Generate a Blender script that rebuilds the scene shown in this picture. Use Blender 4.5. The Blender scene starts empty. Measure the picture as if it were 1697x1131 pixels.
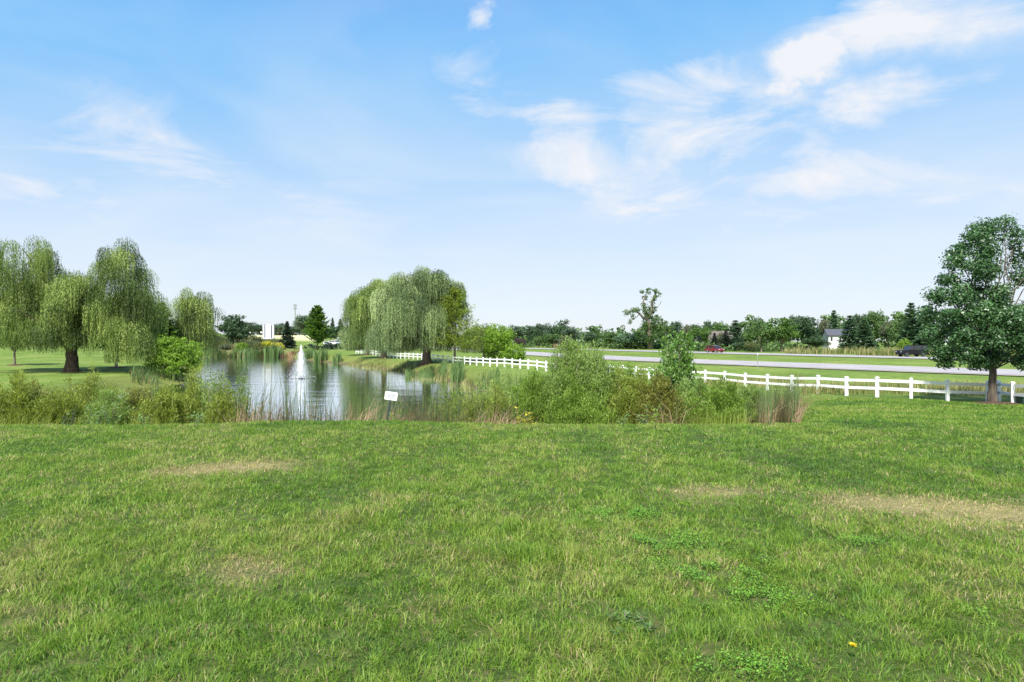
import bpy, math, random
import numpy as np
from mathutils import Vector
R = math.radians
rng = np.random.default_rng(7)
random.seed(7)
sc = bpy.context.scene
col = sc.collection

# ------------------------------------------------------------------ camera, sky, sun, exposure
CAMZ = 4.3
FPX = 1037.0          # focal length in pixels of the 1697 px wide photograph
cam = bpy.data.cameras.new('camera'); cam.lens = 36.0 * FPX / 1697.0; cam.sensor_width = 36.0
cam.clip_start = 0.1; cam.clip_end = 8000
camo = bpy.data.objects.new('camera', cam); col.objects.link(camo)
camo.location = (0, 0, CAMZ); camo.rotation_euler = (R(90), 0, 0)
sc.camera = camo

SUN_EL, SUN_AZ = 51.0, 203.0    # azimuth clockwise from +Y
sd = bpy.data.lights.new('sun', 'SUN'); sd.energy = 4.4; sd.angle = R(6.0); sd.color = (1.0, 0.95, 0.87)
so = bpy.data.objects.new('sun', sd); col.objects.link(so)
_a = R(SUN_AZ); _e = R(SUN_EL)
sdir = Vector((math.sin(_a) * math.cos(_e), math.cos(_a) * math.cos(_e), math.sin(_e)))
so.rotation_euler = sdir.to_track_quat('Z', 'Y').to_euler()
so.location = (0, 0, 50)

w = bpy.data.worlds.new('World'); sc.world = w; w.use_nodes = True
nt = w.node_tree; nt.nodes.clear()
def wn(t, **k):
    n = nt.nodes.new(t)
    for a, b in k.items(): setattr(n, a, b)
    return n
def wl(a, b): nt.links.new(a, b)
def wm(op, a, b=None, c=None, clamp=False):
    n = wn('ShaderNodeMath', operation=op, use_clamp=clamp)
    for i, v in enumerate((a, b, c)):
        if v is None: continue
        if isinstance(v, (int, float)): n.inputs[i].default_value = v
        else: wl(v, n.inputs[i])
    return n.outputs[0]
out = wn('ShaderNodeOutputWorld'); bg = wn('ShaderNodeBackground')
sky = wn('ShaderNodeTexSky', sky_type='NISHITA', sun_disc=False)
sky.sun_elevation = R(SUN_EL); sky.sun_rotation = R(SUN_AZ); sky.air_density = 1.0; sky.dust_density = 0.6; sky.ozone_density = 1.6
sky.altitude = 200
bg.inputs['Strength'].default_value = 0.15
tc = wn('ShaderNodeTexCoord')
sep = wn('ShaderNodeSeparateXYZ'); wl(tc.outputs['Generated'], sep.inputs[0])
sx, sy, sz = sep.outputs
yy = wm('MAXIMUM', sy, 0.02)
u = wm('DIVIDE', sx, yy); v = wm('DIVIDE', sz, yy)
nw = wn('ShaderNodeTexNoise'); nw.inputs['Scale'].default_value = 7.0; nw.inputs['Detail'].default_value = 5; nw.inputs['Roughness'].default_value = .6
wl(tc.outputs['Generated'], nw.inputs['Vector'])
nsep = wn('ShaderNodeSeparateXYZ'); wl(nw.outputs['Color'], nsep.inputs[0])
u = wm('ADD', u, wm('MULTIPLY', wm('SUBTRACT', nsep.outputs[0], .5), .22)); v = wm('ADD', v, wm('MULTIPLY', wm('SUBTRACT', nsep.outputs[1], .5), .12))
# pale haze of the air towards the horizon
hz_ = wm('SUBTRACT', 1.0, wm('MULTIPLY', wm('ABSOLUTE', sz), 1.75), clamp=True)
hz_ = wm('POWER', hz_, 2.1)
left = wm('MULTIPLY_ADD', sx, 0.0, 0.97)
hz_ = wm('MULTIPLY', hz_, left)
hsv = wn('ShaderNodeHueSaturation'); hsv.inputs['Saturation'].default_value = 1.35; hsv.inputs['Value'].default_value = .95
wl(sky.outputs[0], hsv.inputs['Color'])
m1 = wn('ShaderNodeMixRGB'); wl(hsv.outputs[0], m1.inputs[1]); m1.inputs[0].default_value = .94
rs = wn('ShaderNodeValToRGB'); cr = rs.color_ramp; cr.interpolation = 'B_SPLINE'
def _lin(c):
    c = c / 255.0; return c / 12.92 if c <= .04045 else ((c + .055) / 1.055) ** 2.4
_st = [(0.0, (236, 241, 250)), (.10, (226, 237, 253)), (.20, (203, 226, 254)), (.30, (170, 212, 254)), (.40, (126, 197, 255)), (.48, (90, 180, 254)), (1.0, (50, 125, 230))]
while len(cr.elements) < len(_st): cr.elements.new(.5)
for e_, (p_, c_) in zip(cr.elements, _st): e_.position = p_; e_.color = (*[_lin(q) for q in c_], 1)
wl(wm('ADD', wm('MAXIMUM', sz, 0.0), wm('MULTIPLY', wm('MULTIPLY', sx, sz), -.12)), rs.inputs[0])
sk = wn('ShaderNodeMixRGB', blend_type='MULTIPLY'); sk.inputs[0].default_value = 1; wl(rs.outputs[0], sk.inputs[1]); sk.inputs[2].default_value = (3.40, 3.42, 3.36, 1); wl(sk.outputs[0], m1.inputs[2])
# clouds: fBm on a flat cloud layer, gathered where the photograph has them
cb = wn('ShaderNodeCombineXYZ')
zz = wm('ADD', wm('MAXIMUM', sz, 0.0), 0.12)
wl(wm('MULTIPLY', wm('DIVIDE', sx, zz), .8), cb.inputs[0]); wl(wm('DIVIDE', sy, zz), cb.inputs[1])
n1 = wn('ShaderNodeTexNoise'); n1.inputs['Scale'].default_value = 1.9; n1.inputs['Detail'].default_value = 10; n1.inputs['Roughness'].default_value = 0.6; n1.inputs['Distortion'].default_value = 0.7
wl(cb.outputs[0], n1.inputs['Vector'])
n2 = wn('ShaderNodeTexNoise'); n2.inputs['Scale'].default_value = 0.9; n2.inputs['Detail'].default_value = 8; n2.inputs['Distortion'].default_value = 1.0
wl(cb.outputs[0], n2.inputs['Vector'])
BL = [ # px, py, rx, ry, strength, tilt
 (1500, 28, 175, 52, .92, .12), (1330, 100, 70, 42, .9, .3), (1480, 178, 125, 42, 1.12, .1),
 (1110, 135, 115, 45, .88, .1), (1150, 205, 145, 70, .90, .15), (935, 205, 110, 42, .95, -.1),
 (1010, 290, 160, 62, .92, -.3), (797, 37, 30, 24, 1.0, 0), (1272, 157, 26, 22, .8, 0),
 (1260, 368, 85, 20, .62, .1), (1360, 290, 230, 46, .66, .0), (790, 130, 150, 60, .36, -.3),
 (240, 250, 230, 60, .5, -.2), (70, 312, 170, 30, .5, -.1), (500, 330, 180, 50, .3, 0), (1560, 330, 140, 28, .4, 0), (1640,130,70,30,.35,.1)]
tot = None
for (px, py, rx, ry, st, tl) in BL:
    cu, cv = (px - 848.5) / FPX, (565.5 - py) / FPX
    du = wm('SUBTRACT', u, cu); dv = wm('SUBTRACT', v, cv)
    c, s = math.cos(tl), math.sin(tl)
    a = wm('ADD', wm('MULTIPLY', du, c * FPX / rx), wm('MULTIPLY', dv, s * FPX / rx))
    b = wm('ADD', wm('MULTIPLY', du, -s * FPX / ry), wm('MULTIPLY', dv, c * FPX / ry))
    d2 = wm('ADD', wm('MULTIPLY', a, a), wm('MULTIPLY', b, b))
    g = wm('MULTIPLY', wm('POWER', 2.718, wm('MULTIPLY', d2, -0.8)), st)
    tot = g if tot is None else wm('MAXIMUM', tot, g)
front = wm('GREATER_THAN', sy, 0.02)
tot = wm('MULTIPLY', tot, front)
# elsewhere in the sky (seen only in reflections and by the light) a loose scatter of the same clouds
els = wm('MULTIPLY', wm('SUBTRACT', 1.0, front), 0.6)
tot = wm('ADD', tot, els)
cl = wm('ADD', wm('MULTIPLY', n1.outputs[0], 4.4), wm('MULTIPLY', tot, 1.2))
cl = wm('SUBTRACT', cl, 2.52)
cl = wm('MULTIPLY', cl, 1.0, clamp=True)
cl = wm('MULTIPLY', cl, wm('MULTIPLY', tot, 2.4, clamp=True))
cl = wm('MULTIPLY', cl, 0.9)
thin = wm('MULTIPLY', wm('SUBTRACT', n2.outputs[0], 0.38, clamp=True), 1.25, clamp=True)
m0 = wn('ShaderNodeMixRGB'); wl(thin, m0.inputs[0]); wl(m1.outputs[0], m0.inputs[1]); m0.inputs[2].default_value = (2.85, 3.10, 3.32, 1)
m2 = wn('ShaderNodeMixRGB'); wl(cl, m2.inputs[0]); wl(m0.outputs[0], m2.inputs[1]); m2.inputs[2].default_value = (3.25, 3.23, 3.30, 1)
wl(m2.outputs[0], bg.inputs['Color']); wl(bg.outputs[0], out.inputs[0])

sc.view_settings.view_transform = 'Standard'; sc.view_settings.look = 'None'
sc.view_settings.exposure = 0.95; sc.view_settings.gamma = 1.0
sc.cycles.max_bounces = 8; sc.cycles.transparent_max_bounces = 12
sc.cycles.use_denoising = True

# ------------------------------------------------------------------ helpers
def tag(o, label=None, cat=None, group=None, kind=None):
    if label: o['label'] = label
    if cat: o['category'] = cat
    if group: o['group'] = group
    if kind: o['kind'] = kind
    return o
def empty(name, loc, label, cat, group=None, rz=0):
    o = bpy.data.objects.new(name, None); col.objects.link(o)
    o.location = loc; o.rotation_euler = (0, 0, rz); o.empty_display_size = 0.3
    return tag(o, label, cat, group)
def link(name, me, mat=None, parent=None, loc=(0, 0, 0)):
    o = bpy.data.objects.new(name, me); col.objects.link(o); o.location = loc
    if mat is not None and not me.materials: me.materials.append(mat)
    if parent is not None: o.parent = parent
    return o
def mesh_np(name, V, F4=None, F3=None, attrs=None, smooth=False):
    """V (n,3); F4 (m,4) and F3 (k,3) index arrays; attrs {name: per-face float array}"""
    me = bpy.data.meshes.new(name)
    n4 = 0 if F4 is None else len(F4); n3 = 0 if F3 is None else len(F3)
    me.vertices.add(len(V)); me.vertices.foreach_set('co', np.ascontiguousarray(V, dtype=np.float32).ravel())
    parts = []
    if n4: parts.append(np.asarray(F4, dtype=np.int32).ravel())
    if n3: parts.append(np.asarray(F3, dtype=np.int32).ravel())
    li = np.concatenate(parts)
    me.loops.add(len(li)); me.loops.foreach_set('vertex_index', li)
    me.polygons.add(n4 + n3)
    ls = np.concatenate([np.arange(n4, dtype=np.int32) * 4, n4 * 4 + np.arange(n3, dtype=np.int32) * 3])
    me.polygons.foreach_set('loop_start', ls)
    if smooth: me.polygons.foreach_set('use_smooth', np.ones(n4 + n3, dtype=bool))
    me.update(calc_edges=True)
    if attrs:
        for k, a in attrs.items():
            at = me.attributes.new(k, 'FLOAT', 'FACE'); at.data.foreach_set('value', np.asarray(a, dtype=np.float32))
    return me
class MB:
    """collects boxes, tubes, prisms into ONE mesh"""
    def __init__(s): s.v = []; s.f = []; s.n = 0
    def add(s, vs, fs):
        s.v += [tuple(p) for p in vs]; s.f += [[i + s.n for i in f] for f in fs]; s.n += len(vs); return s
    def box(s, c, d, rz=0, bev=0):
        cx, cy, cz = c; hx, hy, hz = d[0] / 2, d[1] / 2, d[2] / 2
        ca, sa = math.cos(rz), math.sin(rz); vs = []
        for z in (-hz, hz):
            for x, y in ((-hx, -hy), (hx, -hy), (hx, hy), (-hx, hy)):
                vs.append((cx + x * ca - y * sa, cy + x * sa + y * ca, cz + z))
        return s.add(vs, [[3, 2, 1, 0], [4, 5, 6, 7], [0, 1, 5, 4], [1, 2, 6, 5], [2, 3, 7, 6], [3, 0, 4, 7]])
    def tube(s, pts, rad, n=8, cap=True):
        pts = [Vector(p) for p in pts]; m = len(pts); vs = []; fs = []
        up = Vector((0.13, 0.21, 1)).normalized()
        for i, p in enumerate(pts):
            d = (pts[min(i + 1, m - 1)] - pts[max(i - 1, 0)]).normalized()
            a = d.cross(Vector((1, 0.07, 0))) if abs(d.z) > 0.8 else d.cross(up)
            a.normalize(); b = d.cross(a).normalized()
            r = rad[i] if hasattr(rad, '__len__') else rad
            for k in range(n):
                t = 2 * math.pi * k / n
                vs.append(p + a * (r * math.cos(t)) + b * (r * math.sin(t)))
        for i in range(m - 1):
            for k in range(n):
                fs.append([i * n + k, i * n + (k + 1) % n, (i + 1) * n + (k + 1) % n, (i + 1) * n + k])
        if cap: fs.append(list(range(n))[::-1]); fs.append([(m - 1) * n + k for k in range(n)])
        return s.add(vs, fs)
    def prism(s, poly, y0, y1, axis='y', off=(0, 0, 0)):
        """poly in (x,z) extruded along y"""
        n = len(poly); ox, oy, oz = off
        vs = [(x + ox, y0 + oy, z + oz) for x, z in poly] + [(x + ox, y1 + oy, z + oz) for x, z in poly]
        fs = [list(range(n)), [n + i for i in range(n)][::-1]]
        fs += [[(i + 1) % n, i, n + i, n + (i + 1) % n] for i in range(n)]
        return s.add(vs, fs)
    def build(s, name, mat, parent=None, loc=(0, 0, 0), smooth=False, bevel=0):
        me = bpy.data.meshes.new(name); me.from_pydata(s.v, [], s.f); me.update()
        if smooth:
            for p in me.polygons: p.use_smooth = True
        o = link(name, me, mat, parent, loc)
        if bevel:
            b = o.modifiers.new('bevel', 'BEVEL'); b.width = bevel; b.segments = 2; b.limit_method = 'ANGLE'; b.angle_limit = R(40)
        return o
def runit(n, r=rng):
    a = r.normal(size=(n, 3)); return a / (np.linalg.norm(a, axis=1, keepdims=True) + 1e-9)
def nrm(a): return a / (np.linalg.norm(a, axis=-1, keepdims=True) + 1e-9)
def leaves(name, C, A, B, tint):
    """leaf shapes: diamonds with centre C, half length vector A, half width vector B"""
    n = len(C)
    V = np.empty((n, 4, 3), dtype=np.float32)
    V[:, 0] = C - A; V[:, 1] = C + B - A * 0.15; V[:, 2] = C + A; V[:, 3] = C - B - A * 0.15
    F = np.arange(n * 4, dtype=np.int32).reshape(n, 4)
    return mesh_np(name, V.reshape(-1, 3), F4=F, attrs={'tint': tint})
def W(px, D, z=0.0): return ((px - 848.5) / FPX * D, D, z)
def ZP(py, D): return CAMZ - (py - 565.5) / FPX * D
def sstep(a, b, x):
    t = np.clip((x - a) / (b - a), 0, 1); return t * t * (3 - 2 * t)

# smooth value noise for terrain and zones (numpy)
def vnoise(x, y, seed=0):
    xi = np.floor(x).astype(np.int64); yi = np.floor(y).astype(np.int64)
    fx = x - xi; fy = y - yi; fx = fx * fx * (3 - 2 * fx); fy = fy * fy * (3 - 2 * fy)
    def h(a, b):
        k = (a * 374761393 + b * 668265263 + seed * 982451653) & 0xFFFFFFFF
        k = ((k ^ (k >> 13)) * 1274126177) & 0xFFFFFFFF
        return ((k ^ (k >> 16)) & 0xFFFF) / 65535.0
    return (h(xi, yi) * (1 - fx) + h(xi + 1, yi) * fx) * (1 - fy) + (h(xi, yi + 1) * (1 - fx) + h(xi + 1, yi + 1) * fx) * fy
def fbm(x, y, o=4, seed=0):
    s = 0; a = 0.5; t = 0
    for i in range(o):
        s = s + a * vnoise(x * 2 ** i, y * 2 ** i, seed + i * 17); t += a; a *= 0.5
    return s / t

# ------------------------------------------------------------------ materials
M = {}
def newmat(name):
    m = bpy.data.materials.new(name); m.use_nodes = True; M[name] = m
    n = m.node_tree.nodes; n.clear(); return m
def nodes(m):
    t = m.node_tree
    def N(ty, **k):
        n = t.nodes.new(ty)
        for a, b in k.items():
            if a.startswith('i_'): n.inputs[a[2:]].default_value = b
            else: setattr(n, a, b)
        return n
    def L(a, b): t.links.new(a, b)
    return N, L
def ramp(N, stops, interp='LINEAR'):
    r = N('ShaderNodeValToRGB'); cr = r.color_ramp; cr.interpolation = interp
    while len(cr.elements) < len(stops): cr.elements.new(0.5)
    for e, (p, c) in zip(cr.elements, stops): e.position = p; e.color = (*c, 1)
    return r
def leafmat(name, stops, trans=0.35, rough=0.55, spec=0.3, nscale=0.6, namp=0.35):
    """foliage: colour from the per-leaf tint, painted light of willow tops included, moved by a broad noise so that boughs differ"""
    m = newmat(name); N, L = nodes(m)
    at = N('ShaderNodeAttribute', attribute_name='tint')
    tcn = N('ShaderNodeTexCoord'); no = N('ShaderNodeTexNoise'); no.inputs['Scale'].default_value = nscale; no.inputs['Detail'].default_value = 2
    L(tcn.outputs['Object'], no.inputs['Vector'])
    ma = N('ShaderNodeMath', operation='MULTIPLY_ADD'); L(no.outputs[0], ma.inputs[0]); ma.inputs[1].default_value = namp * 2; ma.inputs[2].default_value = -namp
    ad = N('ShaderNodeMath', operation='ADD', use_clamp=True); L(at.outputs['Fac'], ad.inputs[0]); L(ma.outputs[0], ad.inputs[1])
    r = ramp(N, stops); L(ad.outputs[0], r.inputs[0])
    p = N('ShaderNodeBsdfPrincipled'); L(r.outputs[0], p.inputs['Base Color']); p.inputs['Roughness'].default_value = rough
    p.inputs['Specular IOR Level'].default_value = spec
    tr = N('ShaderNodeBsdfTranslucent')
    hs = N('ShaderNodeHueSaturation'); hs.inputs['Value'].default_value = 1.5; hs.inputs['Saturation'].default_value = 1.1; hs.inputs['Hue'].default_value = 0.49
    L(r.outputs[0], hs.inputs['Color']); L(hs.outputs[0], tr.inputs['Color'])
    mx = N('ShaderNodeMixShader'); mx.inputs[0].default_value = trans
    L(p.outputs[0], mx.inputs[1]); L(tr.outputs[0], mx.inputs[2])
    o = N('ShaderNodeOutputMaterial'); L(mx.outputs[0], o.inputs[0])
    return m
def plainmat(name, c, rough=0.6, spec=0.4, metal=0.0, var=0.15, scale=8.0, bump=0.0, coat=0.0):
    m = newmat(name); N, L = nodes(m)
    tcn = N('ShaderNodeTexCoord'); no = N('ShaderNodeTexNoise'); no.inputs['Scale'].default_value = scale; no.inputs['Detail'].default_value = 5
    L(tcn.outputs['Object'], no.inputs['Vector'])
    r = ramp(N, [(0.25, tuple(x * (1 - var) for x in c)), (0.75, tuple(min(1, x * (1 + var)) for x in c))]); L(no.outputs[0], r.inputs[0])
    p = N('ShaderNodeBsdfPrincipled'); L(r.outputs[0], p.inputs['Base Color'])
    p.inputs['Roughness'].default_value = rough; p.inputs['Metallic'].default_value = metal; p.inputs['Specular IOR Level'].default_value = spec
    p.inputs['Coat Weight'].default_value = coat
    if bump:
        b = N('ShaderNodeBump'); b.inputs['Strength'].default_value = bump; b.inputs['Distance'].default_value = 0.05
        L(no.outputs[0], b.inputs['Height']); L(b.outputs[0], p.inputs['Normal'])
    o = N('ShaderNodeOutputMaterial'); L(p.outputs[0], o.inputs[0]); return m
def barkmat(name, c1, c2):
    m = newmat(name); N, L = nodes(m)
    tcn = N('ShaderNodeTexCoord'); mp = N('ShaderNodeMapping'); mp.inputs['Scale'].default_value = (9, 9, 1.2); L(tcn.outputs['Object'], mp.inputs[0])
    no = N('ShaderNodeTexNoise'); no.inputs['Scale'].default_value = 1.6; no.inputs['Detail'].default_value = 6; L(mp.outputs[0], no.inputs['Vector'])
    r = ramp(N, [(0.35, c1), (0.65, c2)]); L(no.outputs[0], r.inputs[0])
    p = N('ShaderNodeBsdfPrincipled'); L(r.outputs[0], p.inputs['Base Color']); p.inputs['Roughness'].default_value = 0.9; p.inputs['Specular IOR Level'].default_value = 0.15
    b = N('ShaderNodeBump'); b.inputs['Strength'].default_value = 0.8; b.inputs['Distance'].default_value = 0.06; L(no.outputs[0], b.inputs['Height']); L(b.outputs[0], p.inputs['Normal'])
    o = N('ShaderNodeOutputMaterial'); L(p.outputs[0], o.inputs[0]); return m

leafmat('willow_leaf', [(0.0, (.035, .062, .014)), (0.45, (.105, .165, .036)), (0.75, (.215, .30, .065)), (1.0, (.36, .45, .12))], trans=.2, nscale=.35, namp=.32)
leafmat('willow_leaf_blue', [(0.0, (.035, .062, .022)), (0.45, (.11, .165, .06)), (0.75, (.21, .285, .105)), (1.0, (.34, .42, .18))], trans=.2, nscale=.3, namp=.32)
leafmat('cypress_leaf', [(0.0, (.10, .15, .026)), (0.5, (.23, .31, .055)), (1.0, (.36, .44, .10))], trans=.35, namp=.25)
leafmat('pear_leaf', [(0.0, (.020, .055, .020)), (0.5, (.055, .130, .040)), (0.85, (.105, .21, .07)), (1.0, (.17, .30, .11))], trans=.22, rough=.4, spec=.5, nscale=.5, namp=.22)
leafmat('maple_leaf', [(0.0, (.032, .075, .014)), (0.5, (.085, .17, .03)), (1.0, (.17, .28, .06))], trans=.3, nscale=.3, namp=.3)
leafmat('shrub_bright', [(0.0, (.09, .16, .018)), (0.5, (.18, .31, .035)), (1.0, (.30, .44, .07))], trans=.4, namp=.25)
leafmat('dark_leaf', [(0.0, (.022, .048, .022)), (0.5, (.050, .100, .040)), (1.0, (.10, .17, .065))], trans=.2, nscale=.3, namp=.3)
leafmat('mid_leaf', [(0.0, (.035, .075, .020)), (0.5, (.080, .150, .040)), (1.0, (.15, .24, .07))], trans=.25, nscale=.3, namp=.3)
leafmat('pale_leaf', [(0.0, (.055, .07, .035)), (0.5, (.12, .14, .075)), (1.0, (.20, .215, .13))], trans=.25, nscale=.3, namp=.25)
leafmat('far_leaf', [(0.0, (.045, .080, .045)), (0.5, (.085, .135, .075)), (1.0, (.14, .20, .11))], trans=.2, nscale=.08, namp=.4)
leafmat('spruce_needle', [(0.0, (.014, .030, .018)), (0.5, (.036, .065, .036)), (1.0, (.075, .115, .065))], trans=.1, namp=.2)
leafmat('blue_spruce_needle', [(0.0, (.05, .08, .075)), (0.5, (.10, .145, .135)), (1.0, (.17, .23, .22))], trans=.1, namp=.2)
leafmat('pine_needle', [(0.0, (.045, .090, .050)), (0.5, (.095, .175, .090)), (1.0, (.17, .27, .14))], trans=.2, namp=.2)
leafmat('purple_leaf', [(0.0, (.03, .022, .022)), (0.5, (.06, .045, .04)), (1.0, (.10, .08, .065))], trans=.15, namp=.2)
leafmat('sandbar_leaf', [(0.0, (.07, .12, .016)), (0.4, (.15, .25, .036)), (0.8, (.25, .37, .065)), (1.0, (.36, .48, .12))], trans=.38, nscale=.9, namp=.22)
leafmat('sandbar_leaf_grey', [(0.0, (.08, .135, .03)), (0.4, (.18, .275, .06)), (0.8, (.30, .42, .12)), (1.0, (.42, .52, .2))], trans=.38, nscale=.9, namp=.22)
leafmat('olive_leaf', [(0.0, (.08, .115, .016)), (0.4, (.175, .235, .036)), (0.8, (.29, .36, .07)), (1.0, (.42, .44, .12))], trans=.38, nscale=.9, namp=.25)
leafmat('rusty_leaf', [(0.0, (.09, .085, .018)), (0.4, (.17, .185, .036)), (0.8, (.26, .27, .06)), (1.0, (.40, .28, .10))], trans=.35, nscale=.9, namp=.25)
leafmat('poplar_leaf', [(0.0, (.06, .13, .02)), (0.5, (.14, .27, .05)), (1.0, (.27, .42, .14))], trans=.35, rough=.4, spec=.5, namp=.2)
leafmat('goldenrod', [(0.0, (.12, .22, .02)), (0.5, (.40, .40, .03)), (1.0, (.75, .60, .03))], trans=.3, namp=.2)
leafmat('dead_leaf', [(0.0, (.12, .07, .035)), (0.5, (.26, .17, .09)), (1.0, (.45, .34, .20))], trans=.25, namp=.25)
leafmat('cattail_blade', [(0.0, (.17, .11, .06)), (0.18, (.40, .30, .17)), (0.24, (.05, .08, .03)), (0.6, (.095, .15, .05)), (1.0, (.20, .27, .10))], trans=.3, nscale=1.5, namp=.16)
leafmat('reed_green', [(0.0, (.16, .12, .05)), (.2, (.05, .095, .03)), (0.5, (.075, .14, .04)), (0.85, (.14, .22, .07)), (1.0, (.28, .28, .12))], trans=.3, nscale=.5, namp=.25)
leafmat('meadow_blade', [(0.0, (.09, .14, .03)), (0.5, (.20, .22, .07)), (1.0, (.42, .36, .18))], trans=.3, nscale=.12, namp=.3)
leafmat('brush_leaf', [(0.0, (.05, .07, .025)), (0.5, (.115, .14, .05)), (1.0, (.24, .25, .11))], trans=.3, nscale=.12, namp=.35)
leafmat('clover_leaf', [(0.0, (.06, .16, .018)), (0.5, (.13, .30, .032)), (1.0, (.23, .41, .055))], trans=.3, namp=.15)
leafmat('thistle_leaf', [(0.0, (.025, .06, .025)), (0.5, (.05, .11, .045)), (1.0, (.13, .20, .11))], trans=.2, namp=.15)
barkmat('bark_dark', (.035, .028, .022), (.12, .095, .07))
barkmat('bark_grey', (.10, .085, .065), (.26, .22, .17))
barkmat('bark_brown', (.055, .045, .035), (.16, .13, .10))
barkmat('bark_pale', (.22, .20, .17), (.40, .37, .32))
plainmat('vinyl_white', (.82, .82, .82), rough=.35, spec=.5, var=.03, scale=3)
plainmat('sign_white', (.80, .80, .82), rough=.4, var=.03)
plainmat('sign_ink', (.10, .10, .16), rough=.5, var=.1)
plainmat('post_dark', (.035, .05, .05), rough=.5, var=.2)
plainmat('mulch', (.085, .045, .028), rough=.95, var=.6, scale=30, bump=.8)
plainmat('galvanised', (.42, .44, .45), rough=.4, metal=.6, var=.1)
plainmat('utility_green', (.02, .055, .04), rough=.5, var=.15)
plainmat('paint_red', (.15, .006, .012), rough=.3, var=.05, coat=.8, scale=1)
plainmat('paint_black', (.008, .008, .010), rough=.5, spec=.25, var=.1, coat=0.0, scale=1)
plainmat('paint_white', (.72, .72, .72), rough=.35, var=.04)
plainmat('chrome', (.6, .6, .62), rough=.25, metal=1, var=.05)
plainmat('tyre', (.018, .018, .018), rough=.85, var=.2)
plainmat('glass_dark', (.02, .025, .03), rough=.05, spec=.8, var=.1)
plainmat('lamp_red', (.35, .01, .01), rough=.2, var=.1)
plainmat('shingle', (.075, .08, .10), rough=.9, var=.3, scale=4)
plainmat('shingle_brown', (.13, .11, .105), rough=.9, var=.3, scale=4)
plainmat('siding', (.74, .74, .74), rough=.6, var=.04)
plainmat('brick', (.20, .10, .075), rough=.9, var=.3, scale=6)
plainmat('panel_white', (.66, .68, .72), rough=.5, var=.04, scale=1)
plainmat('panel_dark', (.04, .045, .08), rough=.5, var=.1)

# ------------------------------------------------------------------ terrain
def pts(L): return np.array([W(px, D)[:2] for px, D in L])
POND = pts([(338, 168), (375, 172), (420, 171), (470, 170), (492, 166), (500, 150), (512, 138), (535, 128), (562, 119), (600, 106), (640, 94),
            (674, 85), (705, 77), (735, 68), (765, 61), (800, 52), (845, 42), (885, 32), (915, 25), (925, 20.5), (880, 18.6), (800, 18.2), (640, 18.6), (400, 18.4),
            (220, 19), (90, 22), (70, 27), (110, 36), (170, 46), (225, 56), (262, 60), (306, 64), (320, 72), (324, 86), (330, 105), (333, 130)])
def sdist(X, Y, P=POND):
    """signed distance to the pond outline, positive on land"""
    sh = X.shape; X = X.ravel(); Y = Y.ravel(); best = np.full(X.shape, 1e9); ins = np.zeros(X.shape, bool)
    n = len(P)
    for i in range(n):
        a = P[i]; b = P[(i + 1) % n]; d = b - a; L2 = d @ d
        t = np.clip(((X - a[0]) * d[0] + (Y - a[1]) * d[1]) / L2, 0, 1)
        q = np.hypot(X - a[0] - t * d[0], Y - a[1] - t * d[1]); best = np.minimum(best, q)
        c = ((a[1] > Y) != (b[1] > Y))
        with np.errstate(divide='ignore', invalid='ignore'):
            xi = (b[0] - a[0]) * (Y - a[1]) / (b[1] - a[1]) + a[0]
        ins ^= c & (X < xi)
    return np.where(ins, -best, best).reshape(sh)
NEAR_ROAD = np.array([(98, 2), (78, 20), (58, 38.5), (44, 54.5), (33.5, 70), (18, 99), (3, 142), (-14, 200), (-30, 262), (-52, 330)], float)
FAR_ROAD = np.array([(125, 5), (100, 45), (80, 78), (63.5, 109), (47, 146), (31.5, 182), (8, 230), (-20, 290), (-50, 350)], float)
def densify(P, n=12):
    out = []
    m = len(P)
    for i in range(m - 1):   # catmull-rom
        p0 = P[max(i - 1, 0)]; p1 = P[i]; p2 = P[i + 1]; p3 = P[min(i + 2, m - 1)]
        for k in range(n):
            t = k / n
            out.append(0.5 * ((2 * p1) + (-p0 + p2) * t + (2 * p0 - 5 * p1 + 4 * p2 - p3) * t * t + (-p0 + 3 * p1 - 3 * p2 + p3) * t ** 3))
    out.append(P[-1]); return np.array(out)
NR = densify(NEAR_ROAD); FR = densify(FAR_ROAD)
def dline(X, Y, P):
    sh = X.shape; X = X.ravel(); Y = Y.ravel(); best = np.full(X.shape, 1e9)
    for i in range(0, len(P) - 1, 3):
        a = P[i]; b = P[min(i + 3, len(P) - 1)]; d = b - a; L2 = d @ d
        if L2 == 0: continue
        t = np.clip(((X - a[0]) * d[0] + (Y - a[1]) * d[1]) / L2, 0, 1)
        best = np.minimum(best, np.hypot(X - a[0] - t * d[0], Y - a[1] - t * d[1]))
    return best.reshape(sh)
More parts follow.
